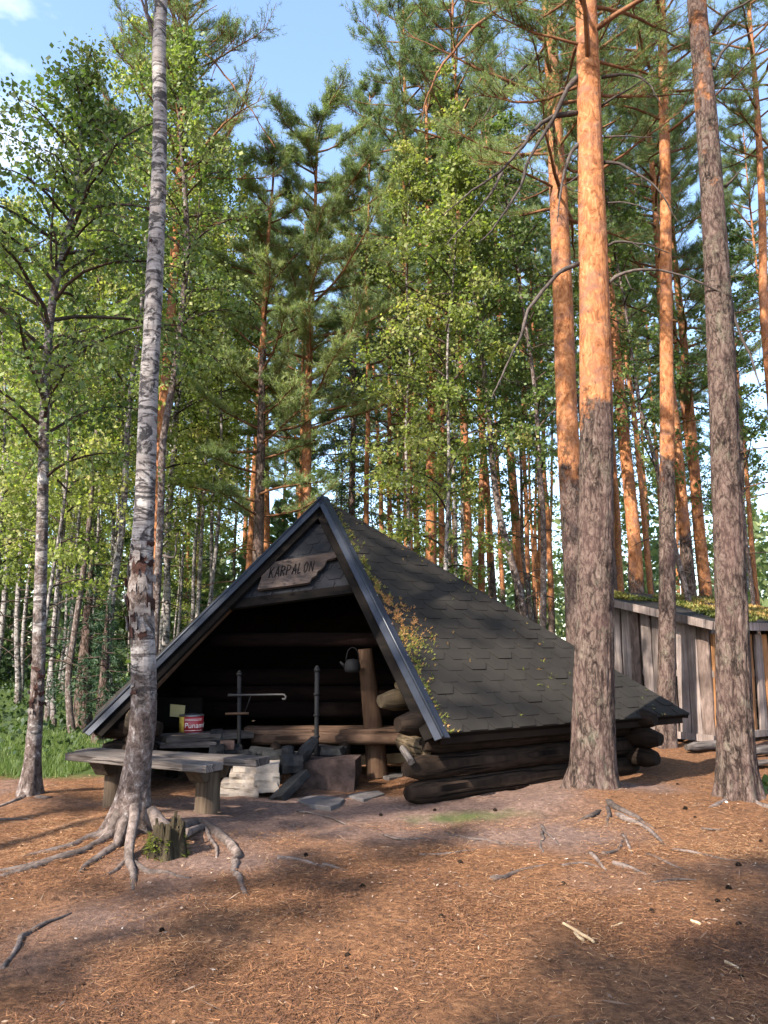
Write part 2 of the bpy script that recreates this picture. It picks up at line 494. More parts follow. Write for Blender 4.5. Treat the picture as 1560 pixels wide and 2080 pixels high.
# ------------------------------------------------------------------ ground
A_BASE = gp(272, 1695); B_BASE = gp(60, 1625); E_BASE = gp(1205, 1622); F_BASE = gp(1352, 1520); G_BASE = gp(1502, 1630)
def gz(x, y):
    x = np.asarray(x, float); y = np.asarray(y, float)
    h = .03 * vnoise(x * .5, y * .5, 0, 3) + .014 * vnoise(x * 1.7, y * 1.7, 0, 4)
    near = np.exp(-((x / 9) ** 2 + ((y - 6) / 8) ** 2))
    h = h + near * (.016 * vnoise(x * 4, y * 4, 0, 5) + .009 * vnoise(x * 11, y * 11, 0, 6))
    for b, hh, rr in ((A_BASE, .10, .55), (B_BASE, .05, .4), (E_BASE, .07, .6), (G_BASE, .06, .55), (F_BASE, .04, .4)):
        h = h + hh * np.exp(-((x - b.x) ** 2 + (y - b.y) ** 2) / rr ** 2)
    h = h + .06 * np.exp(-(((x - 1.5) / .9) ** 2 + ((y - 6.6) / .45) ** 2))
    return h
def gzf(x, y): return float(gz(x, y))
def litter_mask(x, y):
    m = .5 + .9 * fbm(x * .8, y * .8, 0, 21, 4)
    bare = np.exp(-(((x + .2) / 1.9) ** 2 + ((y - 6.7) / .85) ** 2))          # trodden earth in front of the shelter
    bare = bare + .55 * np.exp(-(((x + 1.5) / 1.0) ** 2 + ((y - 5.1) / .35) ** 2))
    bare = bare + .5 * np.exp(-(((x - .9) / 1.2) ** 2 + ((y - 5.75) / .25) ** 2))
    m = m + .12 + .4 * np.clip((4.8 - y) / 1.5, 0, 1) + .25 * np.clip((x - 1.2), 0, 1) - .85 * bare
    return np.clip(m, 0, 1)
def green_mask(x, y):
    edge = 8.2 + .4 * vnoise(x * 1.2, y * 0 + 1, 0, 31) + np.clip(x + 2.6, 0, 20) * 1.0
    g = np.clip((y - edge) / .35, 0, 1)
    far = np.clip((y - 14 + vnoise(x * .6, y * .6, 0, 33)) / 3, 0, 1)
    mossy = np.clip(1.25 - np.sqrt(((x - .62) / .42) ** 2 + ((y - 6.33) / .17) ** 2) + .5 * vnoise(x * 9, y * 9, 0, 35), 0, 1) * .8
    return np.clip(np.maximum(np.maximum(g, far * .85), mossy), 0, 1)
def graded(lo, hi, step, end_lo, end_hi):
    a = list(np.arange(lo, hi, step)); s = step; x = a[-1]
    while x < end_hi: s *= 1.16; x += s; a.append(x)
    s = step; x = lo; b = []
    while x > end_lo: s *= 1.16; x -= s; b.append(x)
    return np.array(b[::-1] + a)
gx = graded(-4.6, 5.2, .045, -260, 260); gy = graded(1.6, 12, .045, -120, 420)
XX, YY = np.meshgrid(gx, gy)
ZZ = gz(XX, YY)
nx, ny = len(gx), len(gy)
ii = (np.arange(ny - 1)[:, None] * nx + np.arange(nx - 1)[None]).ravel()
GF = np.stack([ii, ii + 1, ii + nx + 1, ii + nx], -1)
GV = np.stack([XX.ravel(), YY.ravel(), ZZ.ravel()], -1)
ground = bpy.data.objects.new("ground", mesh_np("ground", GV, GF, M['ground'], True,
        {'litter': litter_mask(XX, YY).ravel(), 'green': green_mask(XX, YY).ravel()}))
link(ground); tag(ground, kind='structure')

# ------------------------------------------------------------------ log shelter
EZ = .61
FL = gp(183, 1480, EZ); FR = gp(893, 1490, EZ); RC = gp(1400, 1450, EZ)
AP = at(655, 1013, 8.9)
BR = Vector((2.15, 10.0, EZ)); BL = Vector((-1.75, 10.45, EZ)); LC = Vector((-3.28, 9.1, EZ))
shelter = empty("log_shelter", (-.3, 8.6, 0),
    "dark log shelter with steep black felt roof and open front in the clearing", "shelter")
def part(mb, name, mat, parent=shelter, bevel=0, label=None):
    """meshes are built in world coordinates; children of the shelter are offset back"""
    off = Vector(parent.matrix_basis.translation) if parent is not None else Vector()
    p = parent
    while p is not None and p.parent is not None:
        p = p.parent; off += Vector(p.matrix_basis.translation)
    mb.v = [tuple(Vector(v) - off) for v in mb.v]
    o = mb.obj(name, mat, parent, bevel)
    if label: o['label'] = label
    return o
def roof_tri(a, b, name='roof_panel', th=.045):
    n = (b - a).cross(AP - a).normalized()
    if n.z < 0: n = -n
    poly = [a, b, AP]
    if (b - a).cross(AP - a).dot(n) < 0: poly = [b, a, AP]
    mb = MB(); mb.prism([p - n * .012 for p in poly], n, th)
    return part(mb, name, M['soot']), n
for a, b in ((FR, RC), (RC, BR), (BR, BL), (BL, LC), (LC, FL)):
    roof_tri(a, b)

def clip_poly(poly, a, b, keep):
    """2-D clip by the line a-b, keeping the side of keep"""
    nx_, ny_ = -(b[1] - a[1]), b[0] - a[0]
    s = lambda p: (p[0] - a[0]) * nx_ + (p[1] - a[1]) * ny_
    sg = 1 if s(keep) > 0 else -1
    out = []
    for i in range(len(poly)):
        p, q = poly[i], poly[(i + 1) % len(poly)]
        sp, sq = s(p) * sg, s(q) * sg
        if sp >= 0: out.append(p)
        if sp * sq < 0:
            t_ = sp / (sp - sq)
            out.append((p[0] + (q[0] - p[0]) * t_, p[1] + (q[1] - p[1]) * t_))
    return out
def shingle_face(a, b, c, outline, mat, w=.29, ex=.145, parent=shelter, stuff=False, limit=999):
    """hexagon-tab felt shingles on the plane a-b-c, rows parallel to a-b, clipped to outline (list of 3-D points)"""
    ux = (b - a).normalized()
    n = (b - a).cross(c - a).normalized()
    if n.z < 0: n = -n
    uy = n.cross(ux)
    if uy.dot(c - a) < 0: uy = -uy
    to2 = lambda p: ((p - a).dot(ux), (p - a).dot(uy))
    ol = [to2(p) for p in outline]
    cen = (sum(p[0] for p in ol) / len(ol), sum(p[1] for p in ol) / len(ol))
    xs = [p[0] for p in ol]; ys = [p[1] for p in ol]
    allmb = MB()
    row = 0
    y0 = min(ys) - .02
    while y0 < max(ys):
        x0 = min(xs) - w * (1 + .5 * (row % 2))
        while x0 < max(xs) + w:
            d = w * .26; ov = .012
            j = random.uniform(-.006, .006)
            poly = [(x0 + d * .8, y0 + j), (x0 + w - d * .8, y0 + j), (x0 + w - .003, y0 + ex * .62), (x0 + w - .002, y0 + ex * 1.8), (x0 + .002, y0 + ex * 1.8), (x0 + .003, y0 + ex * .62)]
            for k in range(len(ol)):
                poly = clip_poly(poly, ol[k], ol[(k + 1) % len(ol)], cen)
                if len(poly) < 3: break
            if len(poly) >= 3:
                ar = abs(sum(poly[i][0] * poly[(i + 1) % len(poly)][1] - poly[(i + 1) % len(poly)][0] * poly[i][1] for i in range(len(poly)))) / 2
                if ar > .0015:
                    lift = random.uniform(0, .0015) if random.random() < .8 else random.uniform(.002, .007)
                    P3 = []
                    for (x, y) in poly:
                        f = (y - y0) / (ex * 1.8)
                        P3.append(a + ux * x + uy * y + n * (.0085 + lift) * (1 - f) + n * .002)
                    P3 = P3 if (P3[1] - P3[0]).cross(P3[2] - P3[0]).dot(n) > 0 else P3[::-1]
                    mb = MB(); mb.prism(P3, n, .008)
                    if stuff: allmb.add(mb.v, mb.f)
                    else: part(mb, 'shingle', mat, parent)
            x0 += w
        y0 += ex; row += 1
    if stuff:
        o = part(allmb, 'shingles', mat, parent); o['kind'] = 'stuff'
shingle_face(FR, RC, AP, [FR, RC, AP], M['felt'])
n_ = (RC - FR).cross(AP - FR).normalized(); n_ = n_ if n_.z > 0 else -n_
upv = (AP - FR).lerp(AP - RC, .4).normalized()
st_ = [FR - upv * .004 + n_ * .0015, RC - upv * .004 + n_ * .0015, RC + (AP - RC) * .04 + n_ * .0015, FR + (AP - FR) * .04 + n_ * .0015]
if (st_[1] - st_[0]).cross(st_[2] - st_[0]).dot(n_) < 0: st_ = st_[::-1]
mb = MB(); mb.prism(st_, n_, .012); part(mb, 'eave_strip', M['felt'])
for a, b in ((RC, BR), (BR, BL), (BL, LC), (LC, FL)):
    shingle_face(a, b, AP, [a, b, AP], M['felt'], stuff=True)

# front: recessed felt gable, flashings, sign
NF = (FR - FL).cross(AP - FL).normalized()
if NF.y > 0: NF = -NF
pin = FL - NF * .10
gable = [onplane(*p, pin, NF) for p in ((497, 1196), (740, 1178), (672, 1052), (640, 1050))]
gb = [onplane(*p, pin, NF) for p in ((470, 1225), (748, 1186), (674, 1064), (632, 1066))]
mb = MB(); mb.prism(gb, NF, .04); part(mb, 'gable_panel', M['felt_shaded'])
shingle_face(gb[0], gb[1], gb[2], gb, M['felt_shaded'], w=.22, ex=.15)
p2 = FL - NF * .075
mb = MB(); mb.prism([onplane(*p, p2, NF) for p in ((478, 1217), (738, 1184), (744, 1200), (468, 1236))], NF, .03)
part(mb, 'trim_board', M['soot'])  # its dark tone also stands for shade on the gable front
p3 = FL - NF * .03
mb = MB(); mb.prism([onplane(*p, p3, NF) for p in ((636, 1042), (660, 1037), (653, 1024))], NF, .02); part(mb, 'apex_plate', M['sign'])
def flashing(F, side_b):
    ax = (AP - F).normalized()
    d1 = NF.cross(ax)
    mid = (FL + FR) / 2
    if d1.dot(mid - F) < 0: d1 = -d1
    ns = (side_b - F).cross(AP - F).normalized()
    if ns.z < 0: ns = -ns
    d2 = ns.cross(ax)
    if d2.dot(side_b - F) < 0: d2 = -d2
    A0, A1 = F - ax * .06, AP + ax * .03
    mb = MB()
    for (u, v, n_) in ((d1, .068, NF), (d2, .070, ns)):
        o0 = n_ * .022
        q = [A0 + o0, A1 + o0, A1 + o0 + u * v, A0 + o0 + u * v]
        if (q[1] - q[0]).cross(q[2] - q[0]).dot(n_) < 0: q = q[::-1]
        mb.prism(q, n_, .012)
    mb.tube([A0 + NF * .016 + ns * .012, A1 + NF * .016 + ns * .012], .014, 8)
    fl = part(mb, 'flashing', M['flashing'])
    for k in range(7):       # roofing screws along the top flange
        q = A0 + ax * (.12 + k * .42) + d2 * .06 + ns * .024
        if k * .42 < (A1 - A0).length - .2:
            s = MB(); s.tube([q, q + ns * .006], .007, 6); part(s, 'screw', M['can_metal'], shelter)
flashing(FL, LC); flashing(FR, RC)
# boards under the hip edge
for F, sb in ((FL, LC), (FR, RC)):
    ax = (AP - F).normalized(); mid = (FL + FR) / 2
    d1 = NF.cross(ax); d1 = d1 if d1.dot(mid - F) > 0 else -d1
    mb = MB()
    q = [F + d1 * .01 - NF * .02, F + d1 * .14 - NF * .02, AP + d1 * .14 - NF * .02 - ax * .2, AP + d1 * .01 - NF * .02 - ax * .05]
    if (q[1] - q[0]).cross(q[2] - q[0]).dot(NF) < 0: q = q[::-1]
    mb.prism(q, NF, .035); part(mb, 'barge_board', M['soot'])
pr = FL - NF * .22
a, b = onplane(300, 1402, pr, NF), onplane(492, 1208, pr, NF)
mb = MB(); P, rr = smooth_path([a, (a + b) / 2 + Vector((0, 0, .015)), b], [.062, .058, .05], .1); mb.tube(P, rr, 12); part(mb, 'rafter', M['post'])
a, b = onplane(845, 1420, pr, NF), onplane(700, 1120, pr, NF)
mb = MB(); mb.tube([a, b], [.06, .05], 10); part(mb, 'rafter', M['log'])
# eave board under the right eave
ed = (RC - FR).normalized(); inn = Vector((-ed.y, ed.x, 0))
if inn.dot(AP - FR) < 0: inn = -inn
mb = MB()
rot = Matrix((ed, inn, Vector((0, 0, 1)))).transposed()
mb.box(FR + ed * ((RC - FR).length / 2 + .0) + inn * .06 + Vector((0, 0, -.055)), ((RC - FR).length - .12, .03, .085), rot)
part(mb, 'eave_board', M['log'])

def log_obj(a, b, r, mat, parent=shelter, hew=(True, True), name='log', lab=None):
    """round log with hewn, roughly pyramidal ends; slightly bowed"""
    a, b = Vector(a), Vector(b); L = (b - a).length; ax = (b - a) / L
    n = max(6, int(L / .18)); ts = list(np.linspace(0, 1, n))
    cut = .13 / L
    pts, rr = [], []
    tl = ([0, cut * .35, cut] if hew[0] else [0]) + [x for x in ts if cut * 1.5 < x < 1 - cut * 1.5] + ([1 - cut, 1 - cut * .35, 1] if hew[1] else [1])
    for t_ in tl:
        bow = math.sin(t_ * math.pi) * random.uniform(.004, .010)
        pts.append(a + ax * (L * t_) + Vector((0, 0, bow)))
        k = 1.0
        if hew[0] and t_ < cut: k = .60 + .40 * (t_ / cut)
        if hew[1] and t_ > 1 - cut: k = .68 + .32 * ((1 - t_) / cut)
        rr.append(r * k * random.uniform(.97, 1.03))
    ph = random.uniform(0, 9)
    V, F = tube(pts, rr, 14, lambda th, z, q: .06 * q * np.sin(3 * th + ph) + .025 * q * np.sin(7 * th + ph * 2))
    mb = MB(); mb.add(V, F, True)
    m = len(pts); u_ = random.uniform(0, 50)
    mb.ga = np.tile(np.abs(np.linspace(-1, 1, 14)) * math.pi * r, m) + u_; mb.gl = np.repeat(np.array(tl) * L, 14) + u_
    mb.f.append(tuple(range(14))[::-1]); mb.sm.append(False)
    mb.f.append(tuple((m - 1) * 14 + i for i in range(14))); mb.sm.append(False)
    return part(mb, name, mat, parent, label=lab)
# right wall
wd = ed
W0 = Vector((.20, 6.86, 0))
for z, t0, t1 in ((.10, .0, 2.95), (.30, -.02, 3.0), (.50, .17, 2.95), (.675, -.10, 3.02)):
    log_obj(W0 + wd * t0 + Vector((0, 0, z)), W0 + wd * t1 + Vector((0, 0, z)), .102, M['log'])
# near hewn log ends that run into the opening
a = at(772, 1424, 7.3); log_obj(a, a + wd * 1.1 + Vector((0, 0, .02)), .098, M['log_sunlit'])
a = at(806, 1392, 7.45); log_obj(a, a + wd * .8, .06, M['log_sunlit'])
a = at(866, 1524, 6.98); log_obj(a, a + Vector((-.3, .95, 0)) * .6, .088, M['log_sunlit'], hew=(True, False))
a = at(818, 1520, 6.95); b = at(835, 1548, 6.75); log_obj(a, b, .032, M['bench'], hew=(False, False), name='peg')
# far right corner, crossing log ends
W1 = W0 + wd * 2.85
cd = (BR - RC).normalized(); cd.z = 0
for k, z in enumerate((.2, .40, .59)):
    q = W1 - cd * (.34 + .05 * (k % 2)) + Vector((0, 0, z)); log_obj(q, W1 + cd * 1.5 + Vector((0, 0, z)), .105, M['log'])
# left wall and back walls
L0 = Vector((-2.28, 7.28, 0)); L1 = Vector((-2.95, 9.0, 0)); ld = (L1 - L0).normalized()
for z, t0 in ((.10, -.02), (.30, -.22), (.50, -.05), (.675, -.3)):
    log_obj(L0 + ld * t0 + Vector((0, 0, z)), L1 + ld * .2 + Vector((0, 0, z)), .105, M['log'] if z != .675 else M['log_sunlit'])
for (p, q) in ((Vector((-2.95, 9.0, 0)), Vector((-1.6, 10.15, 0))), (Vector((-1.75, 10.1, 0)), Vector((2.0, 9.7, 0)))):
    for z in (.10, .30, .50, .675):
        log_obj(p + Vector((0, 0, z)), q + Vector((0, 0, z)), .103, M['log'])
# stub logs at the left front corner (seen past the birch)
for k, (z, x0, x1) in enumerate(((.2, -2.5, -2.12), (.4, -2.58, -2.10), (.59, -2.66, -2.05))):
    log_obj(Vector((x0, 7.36 - .02 * k, z)), Vector((x1, 7.3, z)), .09, M['log'])
# inner log screen behind the seat
for z in (.62, .80, .98):
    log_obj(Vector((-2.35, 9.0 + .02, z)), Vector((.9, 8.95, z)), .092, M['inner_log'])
# roof post, ended low where gable shade hides its upper part
P, rr = smooth_path([at(766, 1578, 8.42), at(757, 1470, 8.44), at(745, 1360, 8.46), at(741, 1318, 8.46)], [.115, .105, .085, .080], .12)
V, F = tube(P, rr, 16, lambda th, z, q: .006 * np.sin(3 * th + 1) + .004 * fbm(th * 1.5, z * 6, 0, 5, 3))
mb = MB(); mb.add(V, F, True); part(mb, 'post', M['post'])
bm_ = at(741, 1312, 8.46)
log_obj(Vector((-1.9, 8.5, bm_.z + .06)), Vector((.42, 8.44, bm_.z + .06)), .075, M['inner_log'], name='shade_beam')  # dark beam added in place of the shade above the post
# seats along the inside
def plank(p, q, w, th, mat, name='seat_plank', parent=shelter, wob=.004, lab=None, segs=8, side=None):
    p, q = Vector(p), Vector(q); ax = (q - p).normalized(); sd = side or Vector((-ax.y, ax.x, 0)).normalized(); up = ax.cross(sd)
    if up.z < 0: up = -up
    V = []
    for k in range(segs + 1):
        c = p.lerp(q, k / segs)
        w0, w1 = w / 2 + random.uniform(-wob, wob), w / 2 + random.uniform(-wob, wob)
        z0 = random.uniform(-wob, wob) * .5
        V += [c - sd * w0 + up * z0, c + sd * w1 + up * z0, c + sd * w1 * .97 - up * th, c - sd * w0 * .97 - up * th]
    F = []
    for k in range(segs):
        b_ = k * 4
        F += [(b_, b_ + 1, b_ + 5, b_ + 4), (b_ + 1, b_ + 2, b_ + 6, b_ + 5), (b_ + 2, b_ + 3, b_ + 7, b_ + 6), (b_ + 3, b_, b_ + 4, b_ + 7)]
    F += [(3, 2, 1, 0), tuple(segs * 4 + i for i in range(4))]
    mb = MB(); mb.add(V, F)
    u_ = random.uniform(0, 50); mb.ga = np.tile(np.array([0, w, w + th, -th]), segs + 1) + u_; mb.gl = np.repeat(np.linspace(0, (q - p).length, segs + 1), 4) + u_
    return part(mb, name, mat, parent, .006, lab)
s0, s1 = at(500, 1481, 8.25), at(838, 1480, 8.3)
plank(s0, s1, .20, .05, M['seat_in'])
plank(s0 + Vector((-.05, .24, .0)), s1 + Vector((.1, .24, .0)), .22, .05, M['seat_in'])
mb = MB(); P, rr = smooth_path([at(512, 1502, 8.2), at(680, 1500, 8.2), at(846, 1503, 8.2)], [.058, .062, .056], .15); mb.tube(P, rr, 12); mb.ga = np.tile(np.abs(np.linspace(-1, 1, 12)) * .18, len(P)); mb.gl = np.repeat(np.arange(len(P)) * .15, 12); part(mb, 'seat_rail', M['seat_in'])
plank(at(322, 1494, 7.55), at(498, 1484, 8.2), .34, .06, M['bench'])
plank(at(318, 1507, 7.5), at(432, 1505, 7.8), .22, .05, M['bench'])
plank(at(700, 1545, 8.85), at(838, 1538, 8.85), .10, .03, M['split'], 'board', side=Vector((0, .3, .95)))  # added pale plank, its light colour stands in for a sunlit strip
for px in (350, 450, 560, 700):
    q = at(px, 1545, 8.2); mb = MB(); mb.tube([Vector((q.x, q.y, -.02)), Vector((q.x, q.y, .38))], .06, 10); part(mb, 'seat_leg', M['log'])

# sign
ps = FL - NF * .03
SGN = empty("name_sign", onplane(606, 1160, ps, NF), "ragged grey board lettered KARPALON, on the black gable over the opening", "sign")
poly = [onplane(*p, ps, NF) for p in ((523, 1197), (531, 1174), (527, 1160), (528, 1147), (580, 1137), (640, 1127), (688, 1120), (688, 1129), (680, 1133), (664, 1137), (659, 1149), (652, 1156), (645, 1160), (643, 1168), (633, 1174), (629, 1182), (622, 1184), (580, 1190))]
if (poly[1] - poly[0]).cross(poly[2] - poly[0]).dot(NF) < 0: poly = poly[::-1]
mb = MB(); mb.prism(poly, NF, .028); part(mb, 'board', M['sign'], SGN)
GL = {'K': [((0, 0), (0, 1)), ((0, .42), (.85, 1)), ((.25, .6), (.9, 0))], 'A': [((0, 0), (.5, 1)), ((.5, 1), (.95, 0)), ((.18, .35), (.8, .35))],
      'R': [((0, 0), (0, 1)), ((0, 1), (.75, .9)), ((.75, .9), (.75, .6)), ((.75, .6), (0, .48)), ((.3, .5), (.9, 0))],
      'P': [((0, 0), (0, 1)), ((0, 1), (.8, .88)), ((.8, .88), (.75, .55)), ((.75, .55), (0, .45))], 'L': [((.05, 1), (0, 0)), ((0, 0), (.75, .06))],
      'O': [((.15, .1), (.05, .7)), ((.05, .7), (.4, 1)), ((.4, 1), (.85, .8)), ((.85, .8), (.8, .2)), ((.8, .2), (.45, 0)), ((.45, 0), (.15, .1))],
      'N': [((0, 0), (.05, 1)), ((.05, 1), (.85, 0)), ((.85, 0), (.9, 1))]}
pl = ps + NF * .002
for i, ch in enumerate("KARPALON"):
    ox, oy = 546 + i * 11.6, 1174 - i * 1.85
    mb = MB()
    for (p0, p1) in GL[ch]:
        f = lambda p: (ox + p[0] * 8.4 + p[1] * 4.2, oy - p[1] * 21 - p[0] * 1.2)
        a2, b2 = Vector(f(p0)), Vector(f(p1)); d = (b2 - a2).normalized(); nn = Vector((-d.y, d.x)) * 1.25
        q = [onplane(*(a2 + nn), pl, NF), onplane(*(b2 + nn * .7), pl, NF), onplane(*(b2 - nn * .7), pl, NF), onplane(*(a2 - nn), pl, NF)]
        if (q[1] - q[0]).cross(q[2] - q[0]).dot(NF) < 0: q = q[::-1]
        mb.prism(q, NF, .004)
    part(mb, 'letter', M['letter'], SGN)

# moss and needles gathered along the right flashing
nR = (RC - FR).cross(AP - FR).normalized(); nR = nR if nR.z > 0 else -nR
V, F, T = [], [], []
def scatter_tufts(pts, nrm, size, tints, k=5):
    for p, tnt in zip(pts, tints):
        for _ in range(k):
            d = Vector(np.random.default_rng(len(V)).normal(size=3)).normalized() * size * random.uniform(.5, 1.3) + nrm * size * .4
            s = d.cross(nrm).normalized() * size * .16 if d.cross(nrm).length > 1e-6 else Vector((size * .1, 0, 0))
            b = len(V); q = p + nrm * .012
            V.extend([q - s, q + s, q + d]); F.append((b, b + 1, b + 2)); T.extend([tnt] * 3)
pts, tn = [], []
hd = (AP - FR)
d2 = nR.cross(hd.normalized()); d2 = d2 if d2.dot(RC - FR) > 0 else -d2
for _ in range(3600):
    t_ = random.random()
    dens = .15 + 1.0 * math.exp(-((t_ - .42) / .17) ** 2) + .3 * math.exp(-((t_ - .62) / .12) ** 2)
    if random.random() > dens: continue
    wid = .10 + .30 * math.exp(-((t_ - .40) / .10) ** 2) + .12 * math.exp(-((t_ - .3) / .05) ** 2)
    off = .07 + abs(random.gauss(0, 1)) * wid * .5
    if off > .55: continue
    cl = vnoise(t_ * 60, off * 22, 0, 71)
    if cl < -.15: continue
    pts.append(FR + hd * t_ + d2 * off); tn.append(min(1, max(0, .35 + .5 * math.exp(-((t_ - .43) / .10) ** 2) + random.gauss(0, .18))))
for _ in range(150):
    u, v = random.random(), random.random()
    if u + v > 1: u, v = 1 - u, 1 - v
    q = FR + (RC - FR) * u + (AP - FR) * v
    if vnoise(q.x * 3, q.y * 3, q.z * 3, 8) > -.1:
        pts.append(q); tn.append(random.uniform(.2, .7))
scatter_tufts(pts, nR, .025, tn, 5)
o = bpy.data.objects.new("roof_moss", mesh_np("roof_moss", np.array([tuple(v) for v in V]), F, M['moss'], False, {'tint': T}))
link(o); tag(o, "yellow and rust moss with needles gathered along the right roof edge", "moss", kind='stuff')

# ------------------------------------------------------------------ things in and round the shelter
def at_root(root, mb, name, mat, bevel=0, label=None): return part(mb, name, mat, root, bevel, label)
# paint can on the left seat
cb = at(388, 1488, 7.95); cr, chh = .118, .172
can = empty("paint_can", cb, "red and yellow paint can standing on the left inner seat", "paint can")
def cyl_wall(c, r, z0, z1, a0, a1, n=20, th=.002):
    V = []
    for i in range(n + 1):
        a_ = a0 + (a1 - a0) * i / n
        for rr_, z in ((r, z0), (r, z1), (r - th, z1), (r - th, z0)):
            V.append(c + Vector((rr_ * math.cos(a_), rr_ * math.sin(a_), z)))
    F = []
    for i in range(n):
        b_ = i * 4
        for k in range(4): F.append((b_ + k, b_ + 4 + k, b_ + 4 + (k + 1) % 4, b_ + (k + 1) % 4))
    return V, F
mb = MB(); mb.tube([cb, cb + Vector((0, 0, chh))], cr, 32); at_root(can, mb, 'body', M['can_red'])
for z in (0.003, chh - .004): mb = MB(); mb.tube([cb + Vector((0, 0, z - .004)), cb + Vector((0, 0, z + .006))], cr + .004, 32); at_root(can, mb, 'rim', M['can_metal'])
mb = MB(); mb.add(*cyl_wall(cb, cr + .0015, .012, chh - .012, R(186), R(247)), True); at_root(can, mb, 'yellow_label', M['can_yellow'])
def wrap_text(txt, size, ang, z, mat, root, base, r, name='lettering', bold=0):
    cu = bpy.data.curves.new("lettering", 'FONT'); cu.body = txt; cu.size = size; cu.extrude = .0006; cu.align_x = 'LEFT'; cu.offset = bold
    to = bpy.data.objects.new("lettering", cu); COL.objects.link(to)
    dg = bpy.context.evaluated_depsgraph_get()
    me = bpy.data.meshes.new_from_object(to.evaluated_get(dg))
    bpy.data.objects.remove(to)
    for v in me.vertices:
        a_ = ang + v.co.x / r; rr_ = r + .0025 + v.co.z
        v.co = Vector((rr_ * math.cos(a_), rr_ * math.sin(a_), z + v.co.y))
    me.materials.clear(); me.materials.append(mat)
    o = bpy.data.objects.new(name, me); link(o, root)
    return o
wrap_text("Punamulta", .072, R(251), .055, M['can_letter'], can, cb, cr)
mb = MB()
for z in (.125, .137, .028): mb.add(*cyl_wall(cb, cr + .0025, z, z + .004, R(252), R(340)), True)
at_root(can, mb, 'printed_band', M['can_letter'])
mb = MB(); P, rr = smooth_path([cb + Vector((-cr, .0, chh - .02)), cb + Vector((-.06, .05, chh + .008)), cb + Vector((.04, .06, chh + .010)), cb + Vector((cr, 0, chh - .02))], [.003] * 4, .03); mb.tube(P, rr, 6); at_root(can, mb, 'handle', M['iron'])
# paper notice on the wall
pb = at(360, 1444, 8.35)
mb = MB(); mb.box(pb, (.165, .002, .125), Matrix.Rotation(R(-8), 3, 'Z') @ Matrix.Rotation(R(4), 3, 'Y'))
tag(part(mb, 'paper_notice', M['paper'], None), "small yellowed paper notice on the dark inner wall behind the paint can", "notice")
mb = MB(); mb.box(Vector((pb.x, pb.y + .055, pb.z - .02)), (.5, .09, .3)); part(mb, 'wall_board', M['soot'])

# fire place
fp = empty("fire_ring", gp(560, 1600), "stone fire ring of pale and brown blocks with charred stones at its back", "fire ring")
def blob(c, size, rot=0.0, seed=0, rough=.18, sub=2, sq=.72):
    """angular stone: subdivided box pushed by noise"""
    V, F = [], []
    n = 5
    idx = {}
    def vid(p):
        k = tuple(round(x, 5) for x in p)
        if k not in idx: idx[k] = len(V); V.append(p)
        return idx[k]
    g = np.linspace(-1, 1, n)
    for axis in range(3):
        for sgn in (-1, 1):
            for i in range(n - 1):
                for j in range(n - 1):
                    q = []
                    for (a_, b_) in ((i, j), (i + 1, j), (i + 1, j + 1), (i, j + 1)):
                        p = [0, 0, 0]; p[axis] = sgn; p[(axis + 1) % 3] = g[a_]; p[(axis + 2) % 3] = g[b_]
                        q.append(vid(tuple(p)))
                    F.append(tuple(q) if sgn > 0 else tuple(q[::-1]))
    A = np.array(V)
    ln = np.linalg.norm(A, axis=1)[:, None]
    A = A * (sq + (1 - sq) * (1.2 / ln))
    A = A * (1 + rough * np.stack([vnoise(A[:, 0] * 1.3 + seed, A[:, 1] * 1.3, A[:, 2] * 1.3, 1 + k) for k in range(3)], -1))
    A = A * np.array(size) / 2
    c_, s_ = math.cos(rot), math.sin(rot)
    A = np.stack([A[:, 0] * c_ - A[:, 1] * s_, A[:, 0] * s_ + A[:, 1] * c_, A[:, 2]], -1) + np.array(tuple(c))
    mb = MB(); mb.add(A, F, False)
    return mb
# pale cracked block: courses of separate stones
k = 0
for row, (ya, yb, xs) in enumerate((((1556, 1577), (1562, 1582), (472, 517, 562)), ((1574, 1592), (1578, 1597), (463, 490, 515, 562)), ((1592, 1606), (1594, 1608), (447, 474, 522, 560)), ((1604, 1616), (1606, 1617), (442, 485, 520)))):
    for xa, xb in zip(xs[:-1], xs[1:]):
        cy = (ya[0] + ya[1]) / 2
        c0 = at((xa + xb) / 2, cy, 7.28 - .015 * row)
        w_ = (xb - xa) / 1560 * 7.0; h_ = (ya[1] - ya[0]) / 1560 * 7.2
        at_root(fp, blob(c0 + Vector((0, .12, 0)), (w_ * 1.06, .30, h_ * 1.30), .12, k * 3.1, .13, sq=.96), 'stone', M['concrete']); k += 1
c0 = at(668, 1577, 7.62); at_root(fp, blob(c0 + Vector((0, .12, 0)), (.56, .30, .32), -.08, 4, .16, sq=.9), 'block', M['brownstone'])
for px, py, d, sz in ((440, 1535, 7.75, (.16, .2, .22)), (466, 1534, 7.85, (.26, .2, .17)), (502, 1537, 7.8, (.17, .18, .12)), (530, 1536, 7.85, (.24, .2, .17)), (560, 1540, 7.8, (.24, .2, .15)), (668, 1530, 8.0, (.34, .22, .15)), (590, 1550, 7.7, (.24, .2, .18))):
    at_root(fp, blob(at(px, py, d), sz, random.uniform(-.5, .5), px * .1, .25), 'stone', M['char'])
def thing_mb(mb, name, mat, label, cat, group=None, bevel=0):
    o = part(mb, name, mat, None, bevel); return tag(o, label, cat, group)
mb = blob(at(440, 1498, 7.9), (.12, .2, .16), .2, 9, .1); thing_mb(mb, 'sooty_block', M['char'], "round sooty log end standing behind the brick on the fire ring", "log end")
mb = blob(at(462, 1513, 7.78), (.14, .1, .085), .1, 5, .06); thing_mb(mb, 'brick', M['brownstone'], "single brown brick lying on a charred stone left of the fire", "brick")
